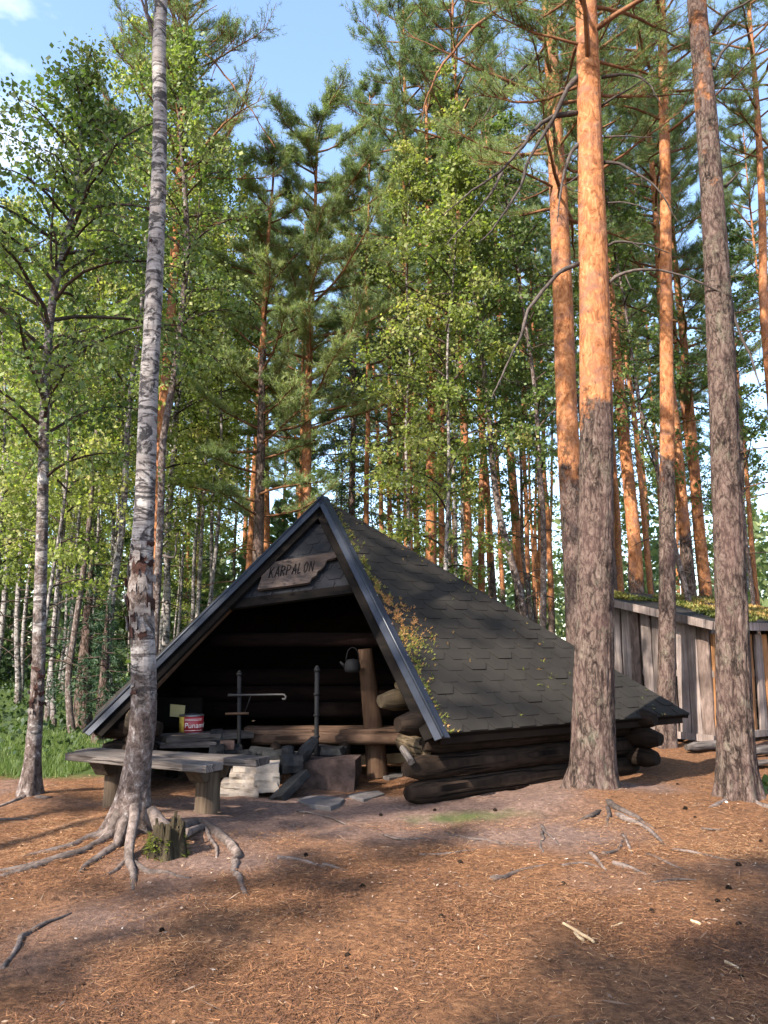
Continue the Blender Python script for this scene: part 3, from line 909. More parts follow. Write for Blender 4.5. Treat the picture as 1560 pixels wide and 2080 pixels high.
def slab_between(p, q, w, th, nrm, mat, jit=.008):
    p, q = Vector(p), Vector(q); ax = (q - p).normalized(); n_ = Vector(nrm); n_ = (n_ - ax * n_.dot(ax)).normalized(); sd = ax.cross(n_)
    mb = MB(); rot = Matrix((ax, sd, n_)).transposed()
    mb.box((p + q) / 2, ((q - p).length, w, th), rot, jit)
    return mb
thing_mb(slab_between(gp(560, 1628) + Vector((0, .0, .0)), at(612, 1574, 7.35), .22, .07, (-.7, -.6, .4), M['char']), 'charred_board', M['char'], "charred board leaning against the front of the fire ring", "board", None, .006)
mb = blob(at(592, 1552, 7.42), (.20, .2, .15), .3, 12, .25); thing_mb(mb, 'charred_chunk', M['char'], "large charred chunk lying on the gap between the pale and brown blocks", "charred wood")
mb = blob(at(585, 1528, 7.5), (.11, .12, .11), .1, 15, .2); thing_mb(mb, 'charred_chunk', M['char'], "small upright charred stub on top of the large charred chunk", "charred wood")
mb = MB(); P, rr = smooth_path([at(598, 1552, 7.55), at(620, 1528, 7.6), at(640, 1502, 7.7)], [.055, .07, .045], .05)
V_, F_ = tube(P, rr, 10, lambda th, z, q: .2 * q * vnoise(th * 2, z * 25, 0, 4)); mb.add(V_, F_); 
mb.f.append(tuple(range(10))[::-1]); mb.sm.append(False); mb.f.append(tuple((len(P) - 1) * 10 + i for i in range(10))); mb.sm.append(False)
thing_mb(mb, 'burnt_log', M['char'], "burnt log tilted up against the right iron pole", "log")
# fire grate bars
mb = MB()
for k in range(5): mb.tube([at(548, 1528 + k * .9, 7.75 + k * .05), at(640, 1526 + k * .9, 7.75 + k * .05)], .005, 6)
thing_mb(mb, 'fire_grate', M['steel'], "thin iron grate bars laid across the fire ring", "grate")
# iron poles
pole = empty("pot_hanger", at(487, 1545, 7.95), "left iron fire pole carrying a sliding arm with a hook", "pot hanger")
q0, q1 = at(487, 1545, 7.95), at(486, 1372, 7.95)
mb = MB(); mb.tube([Vector((q0.x, q0.y, -.02)), q1], .021, 10); at_root(pole, mb, 'pole', M['iron'])
mb = MB(); mb.tube([q1, q1 + Vector((0, 0, .025))], .028, 10); mb.tube([q1 + Vector((0, 0, .025)), q1 + Vector((0, 0, .05))], [.028, .008], 10); at_root(pole, mb, 'knob', M['iron'])
a, b = at(463, 1412, 7.92), at(577, 1411, 7.85)
mb = MB(); P, rr = smooth_path([a, a.lerp(b, .5), b, b + Vector((.02, 0, -.02)), b + Vector((.012, 0, -.045)), b + Vector((-.018, 0, -.04))], [.010] * 6, .02); mb.tube(P, rr, 8); at_root(pole, mb, 'arm', M['steel'])
mb = MB(); mb.tube([at(463, 1412, 7.92), at(485, 1412, 7.92)], .014, 8); at_root(pole, mb, 'sleeve', M['steel'])
mb = MB(); mb.tube([at(458, 1450, 7.92), at(505, 1449, 7.92)], .012, 8); at_root(pole, mb, 'handle', M['post'])
mb = MB(); mb.tube([at(497, 1448, 7.92), at(510, 1412, 7.9)], .005, 6); at_root(pole, mb, 'stay', M['iron'])
pole2 = empty("pot_hanger", at(643, 1555, 7.9), "right iron fire pole with bare knobbed top beside the burnt log", "pot hanger")
q0, q1 = at(643, 1555, 7.9), at(644, 1364, 7.9)
mb = MB(); mb.tube([Vector((q0.x, q0.y, -.02)), q1], .023, 10); at_root(pole2, mb, 'pole', M['iron'])
mb = MB(); mb.tube([q1, q1 + Vector((0, 0, .03))], .03, 10); mb.tube([q1 + Vector((0, 0, .03)), q1 + Vector((0, 0, .06))], [.03, .01], 10); at_root(pole2, mb, 'knob', M['iron'])
for py in (1412, 1455, 1498): mb = MB(); c_ = at(643, py, 7.9); mb.tube([c_, c_ + Vector((0, 0, .02))], .031, 10); at_root(pole2, mb, 'collar', M['iron'])
# kettle hanging on the post
kb = at(716, 1352, 8.25)
ket = empty("kettle", kb, "small sooty kettle hanging on the shelter post", "kettle")
V_, F_ = tube([kb + Vector((0, 0, z)) for z in (-.07, -.068, -.03, .03, .06, .07)], [.01, .075, .088, .078, .06, .01], 16); mb = MB(); mb.add(V_, F_, True); at_root(ket, mb, 'body', M['iron'])
mb = MB(); P, rr = smooth_path([kb + Vector((-.07, 0, .05)), kb + Vector((-.05, 0, .15)), kb + Vector((.0, 0, .19)), kb + Vector((.05, 0, .15)), kb + Vector((.07, 0, .05))], [.005] * 5, .03); mb.tube(P, rr, 6); at_root(ket, mb, 'handle', M['iron'])
mb = MB(); mb.tube([kb + Vector((-.07, -.01, -.02)), kb + Vector((-.13, -.02, .04))], [.018, .010], 8); at_root(ket, mb, 'spout', M['iron'])

# flat slabs on the ground
def slab(pxs, th, label):
    c = [gp(*p) for p in pxs]; zc = max(gzf(p.x, p.y) for p in c) + .012
    poly = [Vector((p.x, p.y, zc)) for p in c]
    if (poly[1] - poly[0]).cross(poly[2] - poly[0]).z < 0: poly = poly[::-1]
    mb = MB(); mb.prism(poly, (0, 0, 1), th + .03); thing_mb(mb, 'stone_slab', M['slate'], label, "stone slab", "flat slabs on the trodden earth", .006)
slab(((603, 1633), (622, 1626), (655, 1624), (700, 1630), (690, 1640), (672, 1647), (630, 1643)), .02, "larger grey slab lying flat in front of the leaning charred board")
slab(((705, 1622), (730, 1615), (768, 1612), (782, 1618), (760, 1625), (738, 1630)), .02, "thin grey slab lying between the brown fire block and the log corner")
slab(((775, 1577), (800, 1569), (822, 1567), (818, 1577), (790, 1581)), .02, "small dark slab at the foot of the shelter post")

# bench
bench = empty("log_bench", (-1.8, 6.45, 0), "weathered grey plank bench on two round log legs behind the foreground birch", "bench")
for px, py, d, r_ in ((415, 1668, None, .098), (222, 1650, None, .082)):
    g = gp(px, py); d_ = g.y + .08
    z0 = gzf(g.x, d_)
    V_, F_ = tube([Vector((g.x, d_, z)) for z in (z0 - .05, z0 + .1, .2, .36)], [r_, r_ * .98, r_ * .97, r_ * .97], 18, lambda th, z, q: .005 * vnoise(th * 3, z * 2, 0, 3)); mb = MB(); mb.add(V_, F_, True); at_root(bench, mb, 'leg', M['bench_leg'])
    mb = MB(); bx = Vector((g.x - .0, d_, .375))
    dl = Vector((.39, .92, 0)); up = Vector((0, 0, 1)); sd = Vector((.92, -.39, 0))
    poly = [bx + dl * -.24 + up * .035, bx + dl * .24 + up * .035, bx + dl * .15 - up * .075, bx - dl * .15 - up * .075]
    poly = [p - sd * .07 for p in poly]
    n_ = -sd
    if (poly[1] - poly[0]).cross(poly[2] - poly[0]).dot(n_) < 0: poly = poly[::-1]
    mb.prism(poly, n_, -(-.14)); at_root(bench, mb, 'crosspiece', M['bench_leg'], .008)
def bench_plank(p, q, w, th):
    plank(p, q, w, th, M['bench'], 'seat_plank', bench, .009, None, 14)
bench_plank(at(150, 1527, 6.68), at(436, 1551, 5.98), .20, .058)
bench_plank(at(168, 1521, 6.9), at(535, 1540, 6.28), .21, .055)

# ------------------------------------------------------------------ wood shed
shed = empty("wood_shed", (4.5, 10.75, 0), "grey slab board wood shed with mossy sloping roof at the right edge", "shed")
C0 = Vector((4.50, 10.75, 0)); dl_ = Vector((-.55, .835, 0)); de = Vector((.835, .55, 0))
zl = lambda s: 1.66 + .225 * s
def board(p, w, z0, z1, ax, mat, tw=0.0, th=.03, lab=None):
    """upright board on a wall line, ragged sides"""
    n_ = Vector((ax.y, -ax.x, 0)).normalized(); n_ = n_ if n_.y < 0 else -n_
    segs = 6; L_, R_ = [], []
    for k in range(segs + 1):
        z = z0 + (z1 - z0) * k / segs; sh = tw * (k / segs - .5)
        L_.append(p + ax * (-w / 2 + sh + random.uniform(-.008, .008)) + Vector((0, 0, z))); R_.append(p + ax * (w / 2 + sh + random.uniform(-.008, .008)) + Vector((0, 0, z)))
    V, F = [], []
    bulge = random.uniform(.01, .022)
    for k in range(segs + 1):
        mid = (L_[k] + R_[k]) / 2
        V += [L_[k] + n_ * .004, mid + n_ * bulge * 1.4, R_[k] + n_ * .004, R_[k] - n_ * th, L_[k] - n_ * th]
    for k in range(segs):
        b_ = k * 5
        for i in range(5): F.append((b_ + i, b_ + (i + 1) % 5, b_ + 5 + (i + 1) % 5, b_ + 5 + i))
    F += [(4, 3, 2, 1, 0), tuple(segs * 5 + i for i in range(5))]
    mb = MB(); mb.add(V, F)
    return at_root(shed, mb, 'plank', mat, 0, lab)
s = .03; k = 0
while s < 2.15:
    w_ = random.uniform(.145, .185)
    m_ = [M['slab_bark'], M['shed_plank'], M['shed_plank'], M['slab_bark'], M['shed_plank'], M['shed_plank']][k % 6]
    board(C0 + dl_ * (s + w_ / 2), w_, .10 + random.uniform(0, .05), zl(s) - .07, dl_, m_, random.uniform(-.03, .03)); s += w_ + random.choice((.012, .03, .05)); k += 1
s = .04
while s < 3.4:
    w_ = random.uniform(.13, .18)
    board(C0 + de * (s + w_ / 2), w_, .12, 1.5, de, random.choice((M['shed_plank_orange'], M['slab_bark'], M['shed_plank'])), random.uniform(-.05, .05)); s += w_ + random.uniform(.03, .09)
# back walls, coarser
for k in range(13):
    board(C0 + dl_ * 2.2 + de * (.1 + k * .26), .2, .1, 2.0, de, M['slab_bark'], 0)
for k in range(8):
    board(C0 + de * 3.4 + dl_ * (.1 + k * .27), .2, .1, 1.6, dl_, M['slab_bark'], 0)
for (p, q, z, z2) in ((C0, C0 + dl_ * 2.2, .95, .95), (C0, C0 + dl_ * 2.2, .10, .10), (C0, C0 + de * 3.4, .95, .95), (C0, C0 + de * 3.4, .12, .12)):
    ax = (q - p).normalized(); inn_ = Vector((.55 * 0 - ax.y, ax.x, 0)) if False else Vector((ax.y, -ax.x, 0)); inn_ = inn_ if inn_.y > 0 else -inn_
    mb = MB(); rot = Matrix((ax, inn_, Vector((0, 0, 1)))).transposed(); off = inn_ * .065 if z > .5 else -inn_ * .05
    mb.box((p + q) / 2 + off + Vector((0, 0, z)), ((q - p).length, .045, .09), rot, .004); at_root(shed, mb, 'rail', M['shed_plank'])
ov = .22
rp = [C0 - dl_ * ov - de * ov, C0 - dl_ * ov + de * 3.6, C0 + dl_ * 2.4 + de * 3.6, C0 + dl_ * 2.4 - de * ov]
rz = [zl(-ov), zl(-ov), zl(2.4), zl(2.4)]
rp = [p + Vector((0, 0, z + .05)) for p, z in zip(rp, rz)]
nS = (rp[1] - rp[0]).cross(rp[2] - rp[0]).normalized(); nS = nS if nS.z > 0 else -nS
mb = MB(); mb.prism(rp, nS, .05); at_root(shed, mb, 'roof', M['felt'])
for (p, q) in ((rp[0], rp[3]), (rp[0], rp[1])):
    ax = (q - p).normalized(); sd = Vector((ax.y, -ax.x, 0)).normalized(); sd = sd if sd.y < 0 else -sd
    mb = MB(); up = ax.cross(sd); rot = Matrix((ax, sd, up)).transposed()
    mb.box((p + q) / 2 + sd * .012 - Vector((0, 0, .055)), ((q - p).length, .025, .11), rot); at_root(shed, mb, 'fascia_board', M['shed_plank'])
V, F, T = [], [], []
for _ in range(5200):
    u, v = random.random(), random.random()
    q = rp[0] + (rp[1] - rp[0]) * u + (rp[3] - rp[0]) * v
    if vnoise(q.x * 1.6, q.y * 1.6, 0, 9) + .35 * u * 3 - .25 < 0 or (u < .05): continue
    tnt = min(1, max(0, .35 + .4 * vnoise(q.x * 1.1 + 5, q.y * 1.1, 0, 19) + .5 * (u - .15) + random.gauss(0, .12)))
    for __ in range(3):
        d = Vector((random.gauss(0, .6), random.gauss(0, .6), .5)).normalized() * random.uniform(.03, .065)
        s_ = Vector((d.y, -d.x, 0)).normalized() * .022; b = len(V)
        V.extend([q - s_, q + s_, q + d]); F.append((b, b + 1, b + 2)); T.extend([tnt] * 3)
o = bpy.data.objects.new("moss", mesh_np("moss", np.array([tuple(v - Vector(shed.location)) for v in V]), F, M['roof_moss'], False, {'tint': T})); link(o, shed); o['kind'] = 'stuff'
# firewood inside
for k in range(26):
    q = C0 + dl_ * random.uniform(.5, 1.7) + de * random.uniform(.25, 2.6); z = .12 + (k % 5) * .14
    mb = MB(); q = q + Vector((0, 0, z)); ax = de * .5
    a_ = [q + Vector((0, 0, 1)) * .075 * math.sin(x) + dl_ * .075 * math.cos(x) for x in (0.3, 2.2, 4.2)]
    n_ = -de.normalized()
    if (a_[1] - a_[0]).cross(a_[2] - a_[0]).dot(n_) < 0: a_ = a_[::-1]
    mb.prism(a_, n_, .38)
    thing_mb(mb, 'firewood', M['split'], "split firewood piece stacked inside the slab board shed", "firewood", "firewood in the shed")
# timber lying in front of the shed
log_obj(gp(1395, 1530) + Vector((0, 0, .07)), gp(1490, 1522) + Vector((0, 0, .07)), .06, M['bench'], None, name='timber')
tag(bpy.context.scene.objects[-1] if False else [o for o in COL.objects if o.name.startswith('timber')][-1], "grey squared timber lying before the shed, left of the right pine", "timber")
log_obj(gp(1470, 1545) + Vector((0, 0, .06)), gp(1640, 1525) + Vector((0, 0, .06)), .055, M['bench'], None, name='timber')
tag([o for o in COL.objects if o.name.startswith('timber')][-1], "pale round timber lying before the shed, right of the right pine", "timber")
plank(gp(1465, 1565) + Vector((0, 0, .06)), gp(1640, 1548) + Vector((0, 0, .06)), .16, .03, M['bench'], 'loose_board', None)
tag([o for o in COL.objects if o.name.startswith('loose_board')][-1], "flat grey board on the ground nearest the right pine", "board")

# ------------------------------------------------------------------ trees: near trunks
def near_trunk(name, pts, rad, sides, bark, flare, lobes, ridge, mat, step=.05, zfine=4.5, seed=1):
    """pts world, rad list; returns mesh in coordinates relative to pts[0]"""
    P, rr = smooth_path(pts, rad, step)
    h = P[:, 2] - P[0, 2]
    ph = seed * 1.7
    def disp(th, z, q):
        hh = z - P[0, 2]
        fl = q * flare * np.exp(-np.clip(hh, 0, 9) / .16) * (.55 + .45 * np.cos(lobes * th + ph) + .2 * np.cos((lobes + 2) * th))
        cx, cy = np.cos(th) * 2.2, np.sin(th) * 2.2
        lo = np.clip(1.2 - hh / zfine, .18, 1)
        rg = -np.abs(fbm(cx * 2.6, cy * 2.6, z * 3.2, seed, 4)) + .25
        return fl + ridge * lo * rg * 1.6 + q * .05 * fbm(cx * .5, cy * .5, z * .9, seed + 50, 2)
    V, F = tube(P, rr, sides, disp)
    bk = np.repeat(np.array([bark(z) for z in h]), sides)
    V = V - np.array(tuple(pts[0]))
    return mesh_np(name, V, F, mat, True, {'bark': bk})
def near_tree(kind, label, cat, pix, wid, depth, mat, bark, flare=.5, lobes=5, ridge=.012, sides=40, top=None, lean_depth=0.0, seed=1, group=None):
    """pix: list of image points of the trunk axis from the foot up; wid: width there in pixels"""
    pts, rad = [], []
    for k, ((px, py), w) in enumerate(zip(pix, wid)):
        if k == 0:
            p = Vector((ray(px, py).x * depth / ray(px, py).y, depth, 0)); p.z = gzf(p.x, p.y) - .06
        else:
            p = at(px, py, depth + lean_depth * k)
        d = ray(px, py)
        pts.append(p); rad.append(w / 1560 / d.y * depth / 2)
    if top is not None:
        e = pts[-1] - pts[-2]; e /= e.z
        pts.append(pts[-1] + e * (top - pts[-1].z)); rad.append(rad[-1] * .35)
    root = empty(kind, pts[0], label, cat, group)
    o = bpy.data.objects.new("trunk", near_trunk("trunk", pts, rad, sides, bark, flare, lobes, ridge, mat, seed=seed)); link(o, root)
    return root, pts, rad
sstep = lambda a, b, x: min(1, max(0, (x - a) / (b - a)))
E, Ep, Er = near_tree('pine_tree', "thick pine with grey foot and orange upper trunk, in front of the shelter roof", "pine tree",
    [(1205, 1622), (1205, 1500), (1207, 1300), (1211, 1000), (1210, 760), (1206, 560), (1200, 360), (1195, 150), (1190, 0)], [92, 84, 74, 66, 64, 58, 52, 46, 42], 7.2, M['pine_bark'], lambda h: sstep(2.9, 4.1, h), .42, 5, .026, 96, 14.5, seed=3)
G, Gp_, Gr = near_tree('pine_tree', "thick grey barked pine beside the shed, nearest the right edge", "pine tree",
    [(1502, 1632), (1494, 1500), (1486, 1250), (1476, 1000), (1464, 700), (1447, 400), (1432, 200), (1415, 0)], [80, 68, 60, 56, 52, 44, 39, 36], 6.98, M['pine_bark'], lambda h: sstep(3.6, 9.5, h) * .62, .5, 6, .026, 88, 14, seed=5)
D, Dp, Dr = near_tree('pine_tree', "orange pine standing behind the shelter, close left of the thick pine", "pine tree",
    [(1186, 1420), (1172, 1200), (1160, 1000), (1150, 800), (1143, 600), (1134, 400), (1124, 200), (1114, 0)], [64, 50, 46, 42, 39, 36, 30, 26], 10.5, M['pine_bark'], lambda h: sstep(2.4, 5.0, h), .2, 4, .012, 44, 17, seed=8)
Fm, Fp, Fr_ = near_tree('pine_tree', "slim straight pine standing right before the shed wall", "pine tree",
    [(1352, 1521), (1354, 1400), (1355, 1200), (1355, 900), (1353, 600), (1351, 350), (1346, 100), (1343, 0)], [44, 36, 32, 28, 24, 21, 18, 16], 10.5, M['pine_bark'], lambda h: sstep(3.0, 4.6, h), .25, 4, .010, 32, 16, seed=9)
A, Apt, Ar = near_tree('birch_tree', "big leaning birch in the left foreground with spread roots and peeling bark", "birch tree",
    [(258, 1712), (268, 1650), (275, 1590), (282, 1530), (291, 1450), (290, 1300), (285, 1200), (288, 1130), (295, 1000), (302, 800), (308, 690), (312, 600), (321, 400), (325, 240), (323, 100), (330, -60)], [90, 74, 57, 52, 51, 48, 50, 45, 39, 37, 34, 35, 30, 27, 27, 24], 5.62, M['birch_bark'], lambda h: 1 - sstep(.5, 1.15, h) * .62 - sstep(1.75, 2.0, h) * .38 + .5 * math.exp(-((h - 1.75) / .16) ** 2), .45, 5, .010, 60, 12.5, seed=12)
Bt, Bp, Brd = near_tree('birch_tree', "slender leafy birch at the left edge of the clearing", "birch tree",
    [(60, 1628), (66, 1540), (76, 1400), (82, 1200), (87, 1000), (90, 850), (97, 700), (112, 580), (130, 510), (147, 430), (160, 330), (168, 220)], [44, 31, 26, 24, 21, 19, 17, 15, 13, 10, 7, 4], 7.12, M['birch_bark'], lambda h: 1 - sstep(.25, .55, h) * .55 + .5 * math.exp(-((h - 1.0) / .25) ** 2), .5, 4, .006, 32, seed=14)
A3, A3p, A3r = near_tree('birch_tree', "thin grey birch stem rising just right of the big leaning birch", "birch tree",
    [(304, 1500), (318, 1220), (326, 1050), (331, 900), (351, 780), (368, 650), (380, 500), (375, 380), (368, 300), (362, 200)], [18, 15, 14, 13.5, 13, 12, 11, 9, 7, 4], 8.9, M['birch_bark'], lambda h: .62, .2, 4, .005, 24, seed=17)
A2, A2p, A2r = near_tree('pine_tree', "sunlit orange pine seen right behind the big leaning birch", "pine tree",
    [(305, 1480), (316, 1180), (322, 950), (337, 760), (348, 630), (361, 400), (367, 250), (377, 60), (383, -40)], [24, 21, 20, 19, 18, 16, 13, 10, 8], 12, M['pine_bark'], lambda h: 1.0, .2, 4, .006, 28, seed=19)
M['peel'] = wood('peeling_bark', (.022, .010, .008), (.095, .048, .038), (1, 1, 4), 9, .85, .6)
M['peel_pale'] = wood('pale_bark_curl', (.13, .105, .095), (.34, .30, .28), (1, 1, 6), 9, .8, .4)
def bark_curl(root, pts, rad, h, ang, wid, ht, mat, out=.012, curl=.5):
    """a strip of bark lying round the trunk, its free edge lifting off"""
    Z = np.array([p.z - pts[0].z for p in pts]); V = []
    n, m = 8, 4
    for j in range(m):
        hh0 = h + ht * (j / (m - 1) - .5)
        x, y, r_ = np.interp(hh0, Z, [p.x - pts[0].x for p in pts]), np.interp(hh0, Z, [p.y - pts[0].y for p in pts]), np.interp(hh0, Z, rad)
        for i in range(n):
            hh = hh0 + .45 * ht * float(vnoise(i * .8 + ang * 3, j * .35, h * 9, 2)) + .02 * (i / (n - 1) - .5) * math.sin(ang * 5); hh = hh if 0 < j < m - 1 else hh + .25 * ht * float(vnoise(i * 1.9, j, h * 31, 3)); a_ = ang + wid * (i / (n - 1) - .5); e = max(0, (i / (n - 1) - .55) / .45)
            rr_ = r_ * 1.02 + out * .35 + out * curl * 3 * e * e + .003 * vnoise(i * 1.3, j * 1.7, ang * 9, 4)
            V.append((x + rr_ * math.cos(a_), y + rr_ * math.sin(a_), hh + .004 * float(vnoise(i * .9, j, ang * 5, 6))))
    F = [(j * n + i, j * n + i + 1, (j + 1) * n + i + 1, (j + 1) * n + i) for j in range(m - 1) for i in range(n - 1)]
    V = np.array(V); c = np.array([x, y, 0]); inn_ = V - (V - c) * np.array([1, 1, 0]) * .05
    V2 = [tuple(v) for v in V] + [tuple(v) for v in inn_]; k = n * m
    F2 = F + [tuple(q + k for q in f[::-1]) for f in F]
    ring = [i for i in range(n)] + [j * n + n - 1 for j in range(1, m)] + [(m - 1) * n + i for i in range(n - 2, -1, -1)] + [j * n for j in range(m - 2, 0, -1)]
    F2 += [(ring[i + 1 if i + 1 < len(ring) else 0], ring[i], ring[i] + k, ring[i + 1 if i + 1 < len(ring) else 0] + k) for i in range(len(ring))]
    mb = MB(); mb.add(V2, F2, False); o = mb.obj('bark_curl', mat, root); return o
rb = random.Random(4)
for i in range(30):
    bark_curl(A, Apt, Ar, rb.uniform(1.38, 1.95), rb.uniform(R(175), R(350)), rb.uniform(.5, 1.3), rb.uniform(.02, .09), M['peel'] if rb.random() < .72 else M['peel_pale'], .010, rb.uniform(.1, .9))
for i in range(12):
    bark_curl(A, Apt, Ar, rb.choice((rb.uniform(.6, 1.3), rb.uniform(2.0, 2.4), rb.uniform(3.6, 5.5))), rb.uniform(R(175), R(350)), rb.uniform(.4, .9), rb.uniform(.012, .03), M['peel'] if rb.random() < .5 else M['peel_pale'], .010, rb.uniform(.1, .7))
for i in range(14):
    bark_curl(Bt, Bp, Brd, rb.uniform(.75, 1.25), rb.uniform(R(180), R(345)), rb.uniform(.6, 1.4), rb.uniform(.015, .05), M['peel'] if rb.random() < .6 else M['peel_pale'], .010, rb.uniform(.1, .8))

# roots
def root_path(pix, r0, r1, root=None, name='root', zoff=0.12, lift=None, label=None, cat=None, group=None, mat=None, depth0=None):
    pts, rr = [], []
    n = len(pix)
    if root is None and name == 'surface_root': r0, r1 = r0 * .62, r1 * .7
    elif name == 'root': r0, r1 = r0 * .82, r1 * .75
    for k, p in enumerate(pix):
        g = gp(p[0], p[1])
        z = gzf(g.x, g.y)
        if len(p) > 2:
            g = at(p[0], p[1], p[2]); z = g.z
            pts.append(g); r_ = r0 + (r1 - r0) * k / (n - 1); rr.append(r_); continue
        r_ = r0 + (r1 - r0) * k / (n - 1)
        zz = z + r_ * zoff
        if k == n - 1: zz = z - r_ * .6
        pts.append(Vector((g.x, g.y, zz))); rr.append(r_)
    P, R2 = smooth_path(pts, rr, .035)
    sd = random.randint(0, 999)
    P = P + np.stack([.012 * vnoise(np.arange(len(P)) * .35, np.zeros(len(P)) + q, 0, sd + q) for q in range(3)], -1) * np.array([1, 1, .35])
    V, F = tube(P, R2, 10, lambda th, z, q: .22 * q * vnoise(th * 1.5, z * 9 + np.arange(len(P))[:, None] * .3, 0, sd))
    mb = MB(); mb.add(V, F, True)
    mb.f.append(tuple(range(10))[::-1]); mb.sm.append(False)
    mb.f.append(tuple((len(P) - 1) * 10 + i for i in range(10))); mb.sm.append(False)
    o = part(mb, name, mat or M['root'], root)
    if label: tag(o, label, cat or 'root', group)
    return o
d = 5.55
for pix, r0, r1 in (
    ([(248, 1650, d), (222, 1690, 5.5), (180, 1722), (130, 1738), (36, 1752)], .055, .018),
    ([(242, 1670, d), (200, 1715, 5.4), (140, 1752), (60, 1768), (-40, 1782)], .05, .02),
    ([(238, 1690, 5.5), (190, 1738), (110, 1762), (-40, 1795)], .04, .02),
    ([(255, 1665, 5.45), (238, 1712, 5.3), (205, 1752), (168, 1768), (160, 1795)], .045, .012),
    ([(272, 1640, 5.42), (265, 1690, 5.25), (261, 1738, 5.12), (268, 1775), (270, 1808)], .042, .026),
    ([(268, 1750, 5.1), (300, 1772), (335, 1780), (385, 1790)], .03, .012),
    ([(258, 1750, 5.12), (232, 1772), (194, 1790)], .026, .010),
    ([(300, 1655, 5.5), (350, 1690, 5.45), (400, 1695), (440, 1706), (482, 1738), (474, 1768), (490, 1812), (506, 1834)], .065, .013),
    ([(380, 1690, 5.45), (410, 1702), (432, 1718), (440, 1746)], .035, .012)):
    root_path(pix, r0, r1, A)
for pix, r0, r1 in (([(1240, 1628, 6.95), (1240, 1656), (1290, 1672), (1330, 1690)], .045, .012), ([(1236, 1640, 6.9), (1210, 1668), (1172, 1678)], .035, .010), ([(1240, 1650, 6.85), (1262, 1672), (1310, 1688), (1352, 1718)], .045, .012), ([(1236, 1660), (1236, 1676), (1234, 1692)], .022, .010)):
    root_path(pix, r0, r1, E)
for pix in ([(1530, 1630, 6.8), (1560, 1650), (1610, 1665)], [(1475, 1630, 6.85), (1455, 1650), (1440, 1655)]): root_path(pix, .04, .012, G)
for pix in ([(45, 1620, 7.0), (20, 1640), (-20, 1648)], [(72, 1622, 7.0), (90, 1632), (105, 1630)]): root_path(pix, .03, .010, Bt)
FREE = (
 ([(562, 1752), (600, 1752), (640, 1760), (668, 1770)], .022, .010, "pale bent root at the middle of the clearing, right of the big birch's roots"),
 ([(655, 1765), (680, 1768), (710, 1772)], .022, .012, "short pale root piece touching the end of the bent root"),
 ([(606, 1650), (650, 1658), (706, 1674)], .016, .008, "thin straight root in the bare earth before the fire ring"),
 ([(998, 1790), (1035, 1778), (1070, 1770), (1106, 1767)], .026, .010, "dark thick root lying alone in the needles at the centre right"),
 ([(855, 1738), (905, 1736), (950, 1728), (978, 1722)], .016, .008, "low curving root just left of the long straight one"),
 ([(905, 1694), (960, 1702), (1010, 1708), (1072, 1724)], .020, .008, "long straight root running from the mossy patch"),
 ([(1104, 1688), (1102, 1712), (1100, 1742)], .022, .012, "upright looking root running toward the viewer, left of the thick pine's roots"),
 ([(1104, 1694), (1118, 1706), (1136, 1722)], .016, .008, "short root branching right of the upright looking root"),
 ([(1198, 1742), (1215, 1756), (1234, 1774)], .024, .014, "short stubby root leaning right, below the thick pine"),
 ([(1222, 1744), (1245, 1738), (1262, 1724), (1264, 1706)], .026, .014, "hooked thick root below the thick pine"),
 ([(1264, 1700), (1275, 1716), (1286, 1742)], .018, .010, "thin root dropping from the hooked root's top"),
 ([(1246, 1760), (1285, 1768), (1322, 1776)], .030, .012, "flat broad root below the hooked root"),
 ([(1308, 1740), (1350, 1752), (1402, 1772)], .016, .008, "thin root slanting right of the flat broad root"),
 ([(1368, 1730), (1430, 1738), (1502, 1750)], .016, .008, "long thin root below the right pine"),
 ([(6, 1966), (28, 1934), (48, 1908), (66, 1894)], .018, .020, "bent grey root by the left edge of the foreground"),
 ([(62, 1896), (86, 1880), (112, 1872), (150, 1858)], .020, .007, "dark root tapering right from the bent grey root"),
 ([(-10, 1668), (25, 1666), (66, 1664)], .020, .012, "short root lying at the left edge before the slender birch"),
 ([(1422, 1692), (1460, 1694), (1500, 1690)], .012, .006, "thin dark root in the needles between the two thick pines"),
 ([(350, 1824), (400, 1823), (460, 1824)], .010, .006, "thin straight root below the big birch's right roots"))
FREE = FREE + (
 ([(780, 1700), (830, 1712), (872, 1708)], .014, .008, "faint root bump in the bare earth left of the mossy patch"),
 ([(1140, 1768), (1180, 1762), (1216, 1768)], .014, .008, "thin root right of the dark thick root"),
 ([(1330, 1795), (1372, 1786), (1420, 1790)], .014, .007, "low root end in the needles right of the flat broad root"),
 ([(120, 1690), (160, 1680), (200, 1684)], .014, .008, "short low root in the bare earth left of the big birch"))
for pix, r0, r1, lab in FREE: root_path(pix, r0, r1, None, 'surface_root', .45, None, lab, 'root', 'roots across the clearing')
